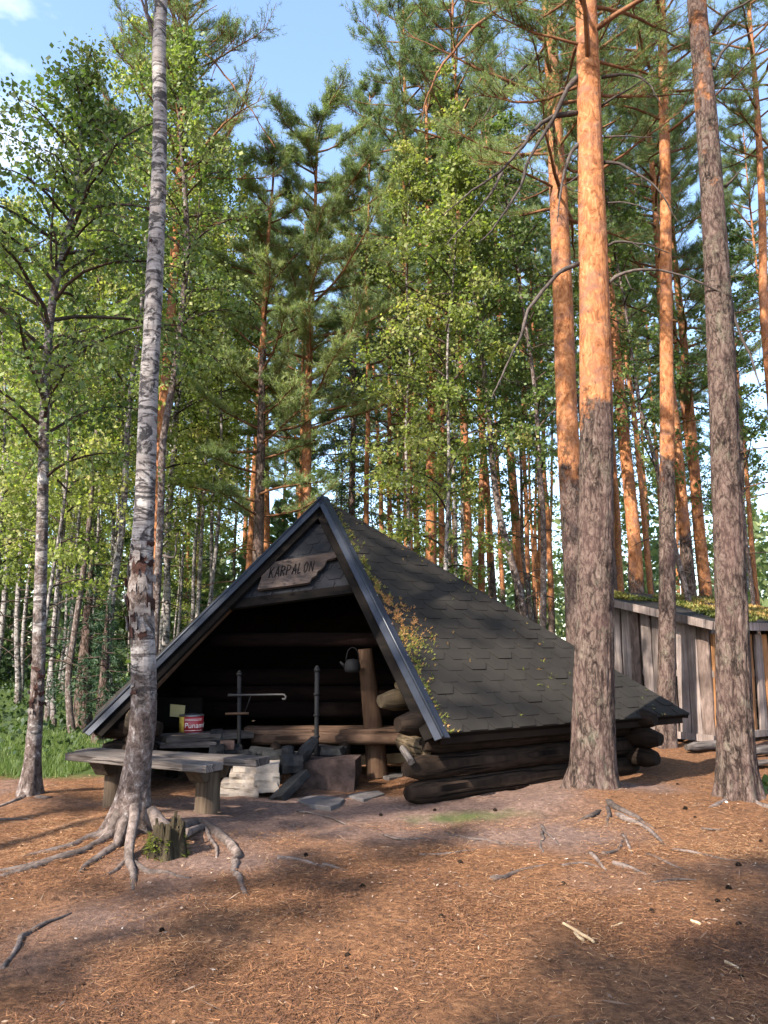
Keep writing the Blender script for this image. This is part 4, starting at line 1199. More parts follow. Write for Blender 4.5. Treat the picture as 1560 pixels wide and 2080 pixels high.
for pix, r_, lab in (([(1146, 1892), (1175, 1905), (1206, 1922)], .016, "longest pale split stick in the needles at the right"), ([(1166, 1908), (1174, 1914), (1184, 1922)], .014, "stubby pale stick lying against the longest pale stick"), ([(1404, 1868), (1412, 1872), (1422, 1876)], .014, "short pale stick alone under the right pine's shade"), ([(1472, 1956), (1486, 1960), (1502, 1966)], .012, "small white stick near the right lower corner"), ([(1240, 1890), (1252, 1886), (1264, 1880)], .008, "thin curled pale stick right of the longest pale stick")):
    g0, g1 = gp(*pix[0]), gp(*pix[-1]); r2 = r_ * .55
    q0, q1 = Vector((g0.x, g0.y, gzf(g0.x, g0.y) + r2 * 1.6)), Vector((g1.x, g1.y, gzf(g1.x, g1.y) + r2 * 1.6))
    ax_ = (q1 - q0).normalized(); sd_ = Vector((-ax_.y, ax_.x, 0)); V_, F_ = tube([q0.lerp(q1, k / 5) + sd_ * random.gauss(0, .003) for k in range(6)], [r2 * random.uniform(.75, 1.1) for k in range(6)], 6)
    mb = MB(); mb.add(V_, F_); mb.f += [tuple(range(6))[::-1], tuple(30 + i for i in range(6))]; mb.sm += [False, False]
    tag(part(mb, 'stick', M['split'], None), lab, 'stick', 'pale sticks on the ground')

# stump
sb = gp(330, 1752); sb.y += .1; sb.z = gzf(sb.x, sb.y)
sb.z -= .07
st = empty("tree_stump", sb, "rotten mossy stump beside the big birch's foot", "stump")
zs = np.linspace(-.05, .25, 14)
V, F = tube([Vector((sb.x + .02 * z, sb.y, sb.z + z)) for z in zs], [.112 - .03 * max(0, z) / .25 + .07 * math.exp(-max(0, z) / .05) for z in zs], 26, lambda th, z, q: .022 * np.cos(5 * th + 1) * 1 + .03 * fbm(np.cos(th) * 3, np.sin(th) * 3, z * 1.2, 5, 3))
V = np.array(V); m = len(zs)
V[-26:, 2] += .11 * np.abs(fbm(np.arange(26) * .9, np.zeros(26), 0, 44, 3)) - .02
V[-52:-26, 2] += .05 * fbm(np.arange(26) * .9, np.zeros(26), 0, 44, 3)
mb = MB(); mb.add(V, F, True); 
cidx = len(mb.v); mb.v.append((sb.x, sb.y, sb.z + .1))
for i in range(26): mb.f.append(((m - 1) * 26 + i, (m - 1) * 26 + (i + 1) % 26, cidx)); mb.sm.append(False)
at_root(st, mb, 'wood', M['stump'])
for k in range(11):
    a_ = random.uniform(0, 6.28); r_ = random.uniform(.06, .10); c_ = Vector((sb.x + r_ * math.cos(a_), sb.y + r_ * math.sin(a_), sb.z + .14)); tp = c_ + Vector((random.gauss(0, .015), random.gauss(0, .015), random.uniform(.08, .20)))
    tn_ = Vector((-math.sin(a_), math.cos(a_), 0)) * random.uniform(.012, .03); ou = Vector((math.cos(a_), math.sin(a_), 0))
    pl3 = [c_ - tn_, c_ + tn_, tp + tn_ * .25, tp - tn_ * .3]
    if (pl3[1] - pl3[0]).cross(pl3[2] - pl3[0]).dot(ou) < 0: pl3 = pl3[::-1]
    mb = MB(); mb.prism(pl3, ou, .014); at_root(st, mb, 'splinter', M['stump'])
V, F, T = [], [], []
for _ in range(340):
    a_ = random.uniform(0, 6.28); z = random.uniform(0, .22); r_ = .135 - .13 * z
    if vnoise(a_ * 1.5, z * 6, 0, 6) < .0: continue
    p = Vector((r_ * math.cos(a_), r_ * math.sin(a_), z)); 
    for __ in range(3):
        d_ = Vector((math.cos(a_), math.sin(a_), random.uniform(-.5, 1))) * .02 + Vector((random.gauss(0, .012), random.gauss(0, .012), 0)); b = len(V)
        s_ = Vector((-math.sin(a_), math.cos(a_), 0)) * .008
        V.extend([p - s_, p + s_, p + d_]); F.append((b, b + 1, b + 2)); T.extend([random.uniform(0, .3)] * 3)
o = bpy.data.objects.new("moss", mesh_np("moss", np.array([tuple(v) for v in V]), F, M['moss'], False, {'tint': T})); link(o, st); o['kind'] = 'stuff'

# dead limbs on the near pines, each one a part
def limb(root, pix, depth, r0, r1, dd=-.25, mat=None, name='branch'):
    n = len(pix)
    pts = [at(p[0], p[1], depth + dd * k) for k, p in enumerate(pix)]
    P, rr = smooth_path(pts, np.linspace(r0, r1, n), .08)
    sd = random.randint(0, 99)
    P = P + .016 * np.stack([vnoise(np.arange(len(P)) * .3, np.zeros(len(P)) + q, 0, sd) for q in range(3)], -1)
    P = P + (.006 * np.minimum(1, np.arange(len(P)) / 4))[:, None] * np.stack([vnoise(np.arange(len(P)) * 1.1, np.zeros(len(P)) + q, 0, sd + 5) for q in range(3)], -1)
    mb = MB(); mb.tube(P, rr * (1 + .18 * vnoise(np.arange(len(P)) * .9, 0 * np.arange(len(P)), 0, sd)), 8)
    if len(P) > 9:
        for _ in range(int(len(P) * .42)):
            k_ = random.randint(3, len(P) - 2); dr = P[k_ + 1] - P[k_]; dr /= np.linalg.norm(dr) + 1e-9
            dv = dr * random.uniform(.3, .9) + np.array([random.gauss(0, .7), random.gauss(0, .7), random.gauss(-.1, .6)]); dv /= np.linalg.norm(dv); L_ = random.uniform(.06, .34) * (.5 + rr[k_] / max(rr))
            q1 = P[k_] + dv * L_ * .5 + np.array([0, 0, random.uniform(-.02, .03)]); q2 = q1 + (dv + np.array([random.gauss(0, .4), random.gauss(0, .4), random.gauss(0, .4)])) * L_ * .5
            mb.tube([P[k_], q1, q2], [rr[k_] * .4, rr[k_] * .28, .0015], 5)
    return part(mb, name, mat or M['dead_limb'], root)
for pix, r0 in (
    ([(1178, 148), (1150, 185), (1128, 230), (1108, 270), (1075, 330), (1040, 410), (1000, 470), (975, 488)], .042),
    ([(1174, 232), (1120, 240), (1090, 258), (1060, 300), (1015, 350), (960, 385), (900, 440)], .040),
    ([(1020, 345), (990, 400), (960, 440), (920, 480), (905, 500)], .022),
    ([(1174, 535), (1135, 552), (1100, 590), (1070, 640), (1050, 700), (1020, 760), (995, 808)], .034),
    ([(1178, 290), (1160, 310), (1150, 350), (1140, 400), (1132, 450)], .036),
    ([(1178, 355), (1155, 370), (1130, 385)], .016),
    ([(1222, 158), (1260, 152), (1300, 158), (1325, 180), (1345, 215)], .026),
    ([(1222, 215), (1250, 195), (1280, 180), (1332, 152)], .024),
    ([(1226, 328), (1260, 332), (1290, 350), (1330, 375), (1360, 420), (1380, 452)], .026),
    ([(1228, 278), (1260, 278), (1300, 280), (1340, 278)], .016),
    ([(1228, 412), (1260, 412), (1300, 420), (1340, 436)], .016),
    ([(1220, 508), (1250, 490), (1285, 492), (1330, 504), (1360, 515)], .024),
    ([(1224, 582), (1250, 562), (1290, 552), (1340, 552), (1400, 562), (1440, 582), (1486, 602)], .030),
    ([(1188, 645), (1194, 662)], .012)):
    limb(E, pix, 7.2, r0 * .72, r0 * .13, -.06)
for pix, r0 in (([(1446, 72), (1460, 48), (1480, 25), (1510, 8), (1540, -10)], .022), ([(1450, 140), (1465, 110), (1485, 90), (1530, 68), (1570, 40)], .020), ([(1470, 380), (1485, 365), (1500, 345)], .016), ([(1484, 610), (1495, 650), (1510, 690), (1530, 730), (1545, 790)], .020), ([(1440, 600), (1448, 588)], .012)):
    limb(G, pix, 7.0, r0, r0 * .3, -.05)
for pix, r0 in (([(1122, 105), (1080, 125), (1040, 160), (1000, 210), (980, 240)], .03), ([(1128, 230), (1105, 228), (1080, 240)], .014), ([(1138, 395), (1120, 380), (1100, 375)], .014)):
    limb(D, pix, 10.5, r0, r0 * .3, -.05)
for pix, r0 in (([(1040, -10), (1000, 30), (960, 60), (920, 105), (890, 150), (870, 190), (855, 250)], .03), ([(985, 55), (960, 50), (920, 58), (880, 60)], .012)):
    limb(D, pix, 10.0, r0, r0 * .25, -.05, M['pine_twig'])
for pix, r0 in (([(318, 95), (308, 60), (298, 25), (290, -20)], .02), ([(318, 60), (300, 30), (285, -10)], .014), ([(330, 110), (345, 140)], .02), ([(262, 1300), (262, 1294)], .006)):
    limb(A, pix, 5.62, r0, r0 * .5, -.01)
for pix, r0 in (([(92, 820), (75, 740), (55, 690), (20, 640), (-20, 610)], .022), ([(100, 680), (70, 600), (40, 560), (0, 520)], .016), ([(112, 580), (106, 480), (112, 400), (118, 300)], .018), ([(132, 500), (165, 420), (195, 330), (225, 270)], .016), ([(98, 720), (130, 690), (170, 670), (215, 655)], .012), ([(140, 470), (190, 465), (240, 480), (275, 510)], .012), ([(112, 590), (112, 480), (80, 400), (50, 330)], .014)):
    limb(Bt, pix, 7.12, r0, r0 * .25, -.10, M['twig'])
for pix, r0 in (([(378, 540), (395, 480), (405, 400), (412, 300)], .014), ([(385, 490), (400, 505), (410, 515)], .006), ([(368, 640), (385, 600), (400, 560)], .008)):
    limb(A3, pix, 8.9, r0, r0 * .3, -.03, M['twig'])
limb(A3, [(330, 1130), (352, 1134), (356, 1105), (362, 1082)], 8.9, .016, .006, -.02)
for pix, r0 in (([(377, 80), (420, 110), (470, 170), (520, 240), (560, 300)], .022), ([(370, 210), (330, 190), (290, 185)], .014), ([(378, 60), (410, 30), (440, 10)], .016), ([(365, 280), (330, 290), (290, 282)], .012)):
    limb(A2, pix, 12, r0, r0 * .3, -.12, M['pine_twig'])

# ------------------------------------------------------------------ foliage builders
def rand_dirs(n, up=0.0):
    d = RNG.normal(size=(n, 3)); d[:, 2] += up
    return d / (np.linalg.norm(d, axis=1)[:, None] + 1e-9)
def leaves_mesh(P, size, mat, name='crown', tint=None, droop=.3):
    """one folded rhombic leaf per point"""
    n = len(P)
    a = rand_dirs(n); a[:, 2] -= droop; a /= np.linalg.norm(a, axis=1)[:, None]
    b = np.cross(a, rand_dirs(n)); b /= np.linalg.norm(b, axis=1)[:, None] + 1e-9
    s = size * np.clip(RNG.lognormal(-.03, .32, n), .4, 1.9)[:, None]
    V = np.stack([P, P + a * s * .5 + b * s * .40, P + a * s, P + a * s * .5 - b * s * .40], 1).reshape(-1, 3)
    F = np.arange(n * 4).reshape(-1, 4)
    t_ = RNG.beta(2, 2.2, n) if tint is None else np.clip(tint + RNG.normal(0, .13, n), 0, 1)
    return mesh_np(name, V, F, mat, False, {'tint': np.repeat(t_, 4)})
def needles_mesh(P, D, k, ln, wd, mat, name='crown', tint=None):
    """k thin needle blades fanned round each shoot P with direction D"""
    n = len(P)
    Pn = np.repeat(P, k, 0); Dn = np.repeat(D, k, 0)
    along = RNG.uniform(-.2, 1.0, n * k)[:, None]
    r = rand_dirs(n * k)
    d = Dn * .55 + r * .8; d[:, 2] += .12; d /= np.linalg.norm(d, axis=1)[:, None]
    s = np.cross(d, rand_dirs(n * k)); s /= np.linalg.norm(s, axis=1)[:, None] + 1e-9
    L = ln * RNG.uniform(.7, 1.25, n * k)[:, None]
    q = Pn + Dn * along * ln * .9
    V = np.stack([q - s * wd / 2, q + s * wd / 2, q + d * L], 1).reshape(-1, 3)
    F = np.arange(n * k * 3).reshape(-1, 3)
    tt = np.repeat((RNG.beta(2, 2, n) if tint is None else np.clip(tint + RNG.normal(0, .12, n), 0, 1)), k)
    return mesh_np(name, V, F, mat, False, {'tint': np.repeat(tt, 3)})
def many_tubes(segs, sides=4):
    """segs: list of (pts, rads) -> joined vertex and face arrays"""
    Vs, Fs, b = [], [], 0
    for pts, rr in segs:
        V, F = tube(pts, rr, sides)
        Vs.append(V); Fs.append(F + b); b += len(V)
    return np.vstack(Vs), np.vstack(Fs)
def birch_parts(axis, H, c0, spread, nb, ntw, nlf, size, lean=0.0, droop=.35, cone=.6, rs=None):
    """axis(z)->(x,y) trunk centre; crown from c0 to H; returns leaf points and branch segments"""
    rs = rs or random
    segs, lp, tt = [], [], []
    for i in range(nb):
        f = (i + rs.random()) / nb
        z = c0 + (H - c0) * f ** .9
        az = i * 2.4 + rs.uniform(-.5, .5)
        prof = math.sin(math.pi * min(1, .18 + .82 * f)) ** .7 * (1 - cone * f * .6)
        L = spread * max(.18, prof) * rs.uniform(.75, 1.25)
        x, y = axis(z); p = np.array([x, y, z]); d = np.array([math.cos(az), math.sin(az), rs.uniform(.5, 1.1)]); d /= np.linalg.norm(d)
        pts = [p]; k = 7
        for s in range(k):
            d = d + np.array([rs.gauss(0, .12), rs.gauss(0, .12), -.10 - .07 * s * droop]); d /= np.linalg.norm(d)
            pts.append(pts[-1] + d * L / k)
        pts = np.array(pts)
        segs.append((pts, np.linspace(.010 + .008 * L, .003, k + 1)))
        bt = rs.gauss(.45, .14)
        for j in range(ntw):
            u = rs.uniform(.22, 1.0) * k; a = int(min(k - 1, u)); q = pts[a] + (pts[a + 1] - pts[a]) * (u - a)
            td = np.array([rs.gauss(0, 1), rs.gauss(0, 1), rs.gauss(-.15, .6)]); td /= np.linalg.norm(td)
            tl = rs.uniform(.18, .42) * (L / 1.6) ** .5
            e = q + td * tl + np.array([0, 0, -.3 * tl * droop])
            segs.append((np.array([q, (q + e) / 2 + np.array([0, 0, .04]), e]), np.array([.004, .003, .002])))
            m = nlf
            w = RNG.uniform(.1, 1.1, m)[:, None]
            lp.append(q + (e - q) * w + RNG.normal(0, .075, (m, 3)) * np.array([1, 1, .8]))
            tt.append(np.full(m, bt + rs.gauss(0, .08)))
    return np.vstack(lp), np.concatenate(tt), segs
def pine_parts(axis, H, c0, spread, nb, ntw, flat=.4, taper=.8, rs=None, up=.25, low=None):
    rs = rs or random
    segs, P, Dd, tt = [], [], [], []
    for i in range(nb):
        f = (i + rs.random()) / nb
        z = c0 + (H - c0) * f
        az = i * 2.4 + rs.uniform(-.6, .6)
        L = spread * (max(.16, 1 - taper * f ** 1.3)) * rs.uniform(.6, 1.2) * (.65 + .35 * min(1, f * 5))
        x, y = axis(z); p = np.array([x, y, z]); d = np.array([math.cos(az), math.sin(az), rs.uniform(-.1, .35) + up * f * 2.2]); d /= np.linalg.norm(d)
        pts = [p]; k = 6
        for s in range(k):
            d = d + np.array([rs.gauss(0, .13), rs.gauss(0, .13), rs.gauss(.05, .08)]); d /= np.linalg.norm(d)
            pts.append(pts[-1] + d * L / k)
        pts = np.array(pts)
        segs.append((pts, np.linspace(.012 + .012 * L, .005, k + 1)))
        bt = rs.gauss(.45, .15)
        for j in range(ntw):
            u = min(k - .01, (rs.uniform(.18, 1.0) ** .8) * k); a = int(u); q = pts[a] + (pts[a + 1] - pts[a]) * (u - a)
            along = pts[min(a + 1, k)] - pts[a]; along /= np.linalg.norm(along)
            sd = np.cross(along, [0, 0, 1]); sd /= np.linalg.norm(sd) + 1e-9
            td = along * rs.uniform(.2, 1) + sd * rs.uniform(-1, 1) + np.array([0, 0, rs.uniform(.0, .5) * flat + .15]); td /= np.linalg.norm(td)
            tl = rs.uniform(.14, .34) * (.5 + L / 2.2)
            e = q + td * tl
            segs.append((np.array([q, e]), np.array([.005, .003])))
            m = 5
            for s in range(m):
                w = .25 + .75 * (s + rs.random()) / m
                P.append(q + (e - q) * w + np.array([rs.gauss(0, .035), rs.gauss(0, .035), rs.gauss(0, .02)])); dd = td + np.array([rs.gauss(0, .35), rs.gauss(0, .35), .35 + rs.gauss(0, .2)])
                Dd.append(dd / np.linalg.norm(dd)); tt.append(bt + rs.gauss(0, .08))
    return np.array(P), np.array(Dd), np.array(tt), segs

def add_child(root, name, me, kind=None):
    o = bpy.data.objects.new(name, me); link(o, root)
    if kind: o['kind'] = kind
    return o
def axis_of(pts):
    Z = np.array([p.z for p in pts]); X = np.array([p.x for p in pts]); Y = np.array([p.y for p in pts])
    o = pts[0]
    return lambda z: (float(np.interp(z + o.z, Z, X) - o.x), float(np.interp(z + o.z, Z, Y) - o.y))
rs = random.Random(5)
# crowns of the near trees
def near_pine_crown(root, pts, H, c0, spread, nb, ntw, k=11, ln=.085, wd=.007, seed=1, mat='needle'):
    P, Dd, tt, segs = pine_parts(axis_of(pts), H, c0, spread, nb, ntw, rs=random.Random(seed))
    add_child(root, 'crown', needles_mesh(P, Dd, k, ln, wd, M[mat], tint=tt))
    V, F = many_tubes(segs); add_child(root, 'twigs', mesh_np('twigs', V, F, M['pine_twig'], True), 'stuff')
near_pine_crown(E, Ep, 14.3, 7.0, 2.2, 56, 22, seed=21)
near_pine_crown(G, Gp_, 13.8, 8.2, 2.0, 36, 14, seed=22)
near_pine_crown(D, Dp, 16.8, 7.6, 2.6, 80, 26, seed=23)
near_pine_crown(Fm, Fp, 15.8, 8.6, 1.9, 54, 20, seed=24)
near_pine_crown(A2, A2p, 13.2, 8.3, 2.5, 58, 26, seed=25)
def near_birch_crown(root, pts, H, c0, spread, nb, ntw, nlf, size, seed, mat='birch_leaf', tadd=0.0):
    lp, tt, segs = birch_parts(axis_of(pts), H, c0, spread, nb, ntw, nlf, size, rs=random.Random(seed))
    add_child(root, 'crown', leaves_mesh(lp, size, M[mat], tint=tt + tadd))
    V, F = many_tubes(segs, 3); add_child(root, 'twigs', mesh_np('twigs', V, F, M['twig'], True), 'stuff')
near_birch_crown(Bt, Bp, 7.25, 2.9, 1.75, 50, 15, 17, .045, 31, 'birch_leaf_dark')
near_birch_crown(A3, A3p, 9.3, 4.4, 1.25, 38, 15, 18, .046, 32, 'birch_leaf_dark', .2)
near_birch_crown(A, Apt, 12, 7.6, 2.2, 26, 16, 16, .06, 33, 'birch_leaf')

# ------------------------------------------------------------------ tree patterns for the forest
def straight_trunk(H, r0, seed, wob=.05, sides=12, barkf=None, mat=None, flare=.25):
    zs = np.arange(0, H + .01, .35)
    P = np.stack([wob * fbm(zs * .25, zs * 0, 0, seed, 2) * np.minimum(1, zs), wob * fbm(zs * .25, zs * 0 + 9, 0, seed, 2) * np.minimum(1, zs), zs - .08], -1)
    rr = r0 * (1 - .88 * (zs / H) ** 1.1) * (1 + flare * np.exp(-zs / .2))
    V, F = tube(P, rr, sides, lambda th, z, q: .04 * q * fbm(np.cos(th) * 2, np.sin(th) * 2, z * 1.5, seed, 2))
    bk = np.repeat(np.array([barkf(z) for z in zs]), sides)
    ax = lambda z: (float(np.interp(z, P[:, 2], P[:, 0])), float(np.interp(z, P[:, 2], P[:, 1])))
    return mesh_np('trunk', V, F, mat, True, {'bark': bk}), ax
def dead_segs(ax, z0, z1, n, L, r):
    out = []
    for _ in range(n):
        z = r.uniform(z0, z1); a = r.uniform(0, 6.28); x, y = ax(z); p = np.array([x, y, z]); d = np.array([math.cos(a), math.sin(a), r.uniform(-.1, .4)])
        pts = [p]
        for s in range(4):
            d = d + np.array([r.gauss(0, .1), r.gauss(0, .1), -.16]); d /= np.linalg.norm(d); pts.append(pts[-1] + d * L * r.uniform(.15, .3))
        out.append((np.array(pts), np.linspace(.014, .004, 5)))
    return out
PAT = {}
def make_pine(key, H, c0, spread, nb, ntw, r0, trans, seed, k=12, ln=.12, wd=.010, mat='needle_far', taper=.8, dead=8, up=.25, flat=.4, tadd=0.0):
    r = random.Random(seed)
    tr, ax = straight_trunk(H, r0, seed, .12, 12, lambda z: sstep(trans - .6, trans + .9, z), M['pine_bark'])
    P, Dd, tt, segs = pine_parts(ax, H, c0, spread, nb, ntw, rs=r, taper=taper, up=up, flat=flat)
    tt = tt + tadd
    segs += dead_segs(ax, max(1.5, c0 * .35), c0, dead, 1.1, r)
    cr = needles_mesh(P, Dd, k, ln, wd, M[mat], tint=tt)
    V, F = many_tubes(segs, 4)
    PAT[key] = (tr, cr, mesh_np('twigs', V, F, M['pine_twig'], True), H)
def make_birch(key, H, c0, spread, nb, ntw, nlf, size, r0, seed, mat='birch_leaf', foot=.6, dark=False):
    r = random.Random(seed)
    tr, ax = straight_trunk(H, r0, seed, .30, 10, lambda z: (.95 if dark else max(0.1, .75 - z / foot * .5)) if z < 3 or dark else .34, M['birch_bark'])
    lp, tt, segs = birch_parts(ax, H, c0, spread, nb, ntw, nlf, size, rs=r)
    segs += dead_segs(ax, 1.2, c0, 6, .9, r)
    cr = leaves_mesh(lp, size, M[mat], tint=tt)
    V, F = many_tubes(segs, 3)
    PAT[key] = (tr, cr, mesh_np('twigs', V, F, M['twig'], True), H)
def make_spruce(key, H, seed):
    r = random.Random(seed)
    tr, ax = straight_trunk(H, .13, seed, .05, 10, lambda z: 0, M['pine_bark'])
    segs, P, Dd, tt = [], [], [], []
    nb = int(H * 11)
    for i in range(nb):
        f = (i + r.random()) / nb; z = .6 + (H - .6) * f; az = i * 2.4; L = (1.9 * (1 - f) + .15) * r.uniform(.8, 1.15) * min(1, H / 8)
        p = np.array([*ax(z), z]); d = np.array([math.cos(az), math.sin(az), .05 + .5 * f - .2]); pts = [p]
        for s in range(5):
            d = d + np.array([0, 0, -.09 + .05 * s]); d /= np.linalg.norm(d); pts.append(pts[-1] + d * L / 5)
        pts = np.array(pts); segs.append((pts, np.linspace(.018, .005, 6)))
        m = int(26 * L) + 5
        for _ in range(m):
            u = r.uniform(.1, 1) * 4.99; a = int(u); q = pts[a] + (pts[a + 1] - pts[a]) * (u - a)
            sd = np.array([-math.sin(az), math.cos(az), 0]) * r.uniform(-.28, .28) * L * (1.2 - u / 5)
            P.append(q + sd + np.array([0, 0, -abs(r.gauss(0, .14))])); dd = np.array([math.cos(az), math.sin(az), -.7]) + sd; Dd.append(dd / np.linalg.norm(dd)); tt.append(r.gauss(.4, .15))
    cr = needles_mesh(np.array(P), np.array(Dd), 7, .10, .016, M['spruce'], tint=np.array(tt))
    V, F = many_tubes(segs, 4)
    PAT[key] = (tr, cr, mesh_np('twigs', V, F, M['twig'], True), H)
make_pine('pine_a', 17.5, 9.0, 2.2, 60, 17, .15, 3.5, 101)
make_pine('pine_b', 19.0, 11.0, 2.0, 56, 17, .16, 2.6, 102)
make_pine('pine_c', 15.0, 6.2, 2.0, 62, 17, .14, 2.2, 103)
make_pine('pine_d', 13.2, 5.6, 2.7, 58, 42, .165, 1.8, 104, 14, .105, .009, 'needle', .56, 6, .12, .15, .22)
make_pine('pine_e', 10.5, 3.2, 1.9, 42, 24, .125, 6.5, 105, 12, .10, .009, 'needle', .8, 8, .15, .15, .2)
make_birch('birch_a', 12.5, 3.8, 1.7, 40, 13, 19, .062, .085, 201)
make_birch('birch_b', 14.0, 5.0, 1.9, 42, 13, 19, .064, .095, 202)
make_birch('birch_c', 9.5, 2.4, 1.5, 40, 13, 19, .058, .06, 203)
make_birch('birch_d', 11.0, 4.2, 1.5, 38, 12, 18, .060, .075, 204, 'birch_leaf_dark', dark=True)
make_birch('birch_e', 13.0, 5.5, 1.4, 34, 12, 16, .062, .08, 205)
make_pine('pine_f', 19.0, 12.5, 1.8, 46, 16, .15, 2.2, 106)
make_spruce('spruce_a', 12.5, 301)
make_spruce('spruce_b', 2.6, 302)
used = {}
def plant(key, x, y, label, group=None, scale=1.0, thick=1.0, lean=(0, 0), rz=None, cat=None):
    tr, cr, tw, H = PAT[key]
    kind = {'p': 'pine_tree', 'b': 'birch_tree', 's': 'spruce_tree'}[key[0]]
    root = empty(kind, (x, y, gzf(x, y)), label, cat or kind.replace('_', ' '), group)
    root.rotation_euler = (lean[1], lean[0], 0)
    root.scale = (scale, scale, scale)
    rz = random.uniform(0, 6.28) if rz is None else rz
    for nm, me in (('trunk', tr), ('crown', cr), ('twigs', tw)):
        o = bpy.data.objects.new(nm, me); link(o, root); o.rotation_euler = (0, 0, rz)
        if nm == 'trunk': o.scale = (thick, thick, 1)
        if nm == 'twigs': o['kind'] = 'stuff'
    return root
def plant_px(key, px, depth, label, group=None, scale=1.0, thick=1.0, lean=(0, 0), rz=None, py=1450):
    d = ray(px, py); return plant(key, d.x / d.y * depth, depth, label, group, scale, thick, lean, rz)
# trees of the middle distance, one by one
plant_px('pine_d', 606, 14.0, "layered green pine with orange trunk rising behind the shelter's peak", None, .89, .9, (R(.9), 0), 1.0)
plant_px('pine_e', 512, 13.2, "grey trunked pine with low needle pads, left of the shelter's peak", None, 1.0, 1.0, (R(.5), 0), 2.0)
plant_px('pine_c', 600, 20, "thin orange pine close behind the layered green pine", None, .9, .8)
plant_px('pine_a', 741, 17, "slim brown pine just right of the shelter's peak", None, .85, .62, (R(.2), 0))
plant_px('spruce_a', 715, 19, "dark drooping spruce behind the shelter's peak", None, 1.0)
plant_px('pine_c', 795, 21, "thin pine between the slim brown pine and the straight orange one", None, .95, .75)
plant_px('pine_b', 834, 15.5, "straight orange pine over the middle of the right roof edge", None, .95, .72, (R(-.3), 0))
plant_px('pine_c', 876, 15, "stout orange pine with its top hidden in birch leaves", None, 1.0, .9)
plant_px('pine_a', 905, 18.5, "thin reddish pine right of the stout orange one", None, .9, .65)
plant_px('birch_b', 940, 14.5, "white birch touching the orange pine above the roof's right slope", None, .95, .95, (R(-.6), 0))
plant_px('pine_b', 958, 14.5, "orange pine with dark foot touching the white birch", None, .9, .72, (R(-.4), 0))
plant_px('birch_c', 905, 12.5, "leafy bright birch over the roof's right slope", None, 1.05, .7, (R(2), 0))
plant_px('birch_a', 838, 13.5, "tall bright birch hiding the straight orange pine's upper trunk", None, .85, .6)
plant_px('birch_d', 1078, 13.5, "dark leaning birch over the right end of the roof", None, 1.0, 1.1, (R(-6), 0))
plant_px('birch_d', 1128, 12.8, "grey thin birch leaning toward the orange pine", None, 1.0, .85, (R(-3.2), 0))
plant_px('pine_a', 1260, 16.5, "pale orange pine rising from the shed roof's left end", None, .95, .78)
plant_px('pine_b', 1322, 14, "dark brown pine leaning left behind the slim straight pine", None, .92, .98, (R(-2.2), 0))
plant_px('pine_a', 1425, 14.5, "bright orange pine between the slim pine and the right grey pine", None, .95, .88, (R(-1.5), 0))
plant_px('pine_c', 1452, 16.5, "brown pine half hidden by the right grey pine", None, 1.0, 1.1, (R(-1.2), 0))
plant_px('birch_d', 1455, 13.2, "bent grey birch crossing behind the right grey pine", None, 1.0, .8, (R(-8), 0))
plant_px('pine_b', 1600, 13.5, "orange pine at the right edge with its foot behind the shed", None, .95, .8, (R(2.0), 0))
plant_px('birch_d', 1540, 15.0, "dark leaved birch filling the right edge beyond the shed", None, .95, .7)
plant_px('birch_b', 228, 11.8, "white and grey birch rising behind the shelter's left eave", None, .85, .8, (R(1.4), 0))
plant_px('birch_d', 150, 12.4, "grey birch standing between the slender birch and the left eave", None, .95, .8, (R(-1.0), 0))
plant_px('birch_c', 112, 13.2, "pair of pale birch stems beside the slender birch, nearer one", None, 1.0, .8)
plant_px('birch_a', 98, 14.0, "pair of pale birch stems beside the slender birch, farther one", None, .9, .7)
plant_px('spruce_b', 205, 11.0, "small young spruce beside the shelter's left eave", None, .8)
plant_px('spruce_b', 168, 13.0, "taller young spruce among the birch feet at the left", None, 1.2)
plant_px('birch_c', 60, 11.0, "thin crooked birch at the left edge of the grass", None, .9, .6, (R(3), 0))
# the stand behind
placed = [(o.location.x, o.location.y) for o in COL.objects if o.type == 'EMPTY' and o.get('category') in ('pine tree', 'birch tree', 'spruce tree')]
def free(x, y, dmin):
    for a, b in placed:
        if (a - x) ** 2 + (b - y) ** 2 < dmin * dmin: return False
    if 3.0 < x < 8.5 and 9.5 < y < 15: return False
    return True
rr_ = random.Random(77)
def stand(n, px0, px1, y0, y1, keys, zones, dmin, sc=(.85, 1.1), th=(.6, 1.0), powr=1.0):
    """zones: (upper pixel limit of the foot, label); trees of one zone share label and group"""
    c = 0; tries = 0
    while c < n and tries < n * 60:
        tries += 1
        y = y0 + (y1 - y0) * rr_.random() ** powr; px = rr_.uniform(px0, px1); x = (px - 780) / 1560 * y * .97
        if not free(x, y, dmin): continue
        key = rr_.choice(keys); placed.append((x, y))
        zone = [l for lim, l in zones if px < lim][0]; tk = rr_.uniform(*th); ln_ = rr_.gauss(0, 1.3)
        label = ('front-row ' if y < y0 + (y1 - y0) * .33 else 'middle-row ' if y < y0 + (y1 - y0) * .66 else 'rear-row ') + ('slim ' if tk < sum(th) / 2 else 'stout ') + zone
        plant(key, x, y, label, zone, rr_.uniform(*sc), tk, (R(ln_), R(rr_.gauss(0, 1.0))), rr_.uniform(0, 6.28)); c += 1
stand(52, -130, 420, 13, 34, ['birch_a', 'birch_b', 'birch_c', 'birch_e', 'birch_e'], ((70, "birch of the left stand, left of the slender leafy birch"), (275, "birch between the slender leafy birch and the big leaning birch"), (999, "birch between the big leaning birch and the shelter's left slope")), .7, th=(.5, .95))
stand(7, 250, 640, 19, 36, ['pine_a', 'pine_c', 'pine_b'], ((999, "pine among the birches behind the shelter's left slope"),), 1.5)
stand(5, 420, 720, 20, 38, ['birch_a', 'birch_b', 'birch_c'], ((999, "birch behind the shelter, left of its peak"),), 1.2)
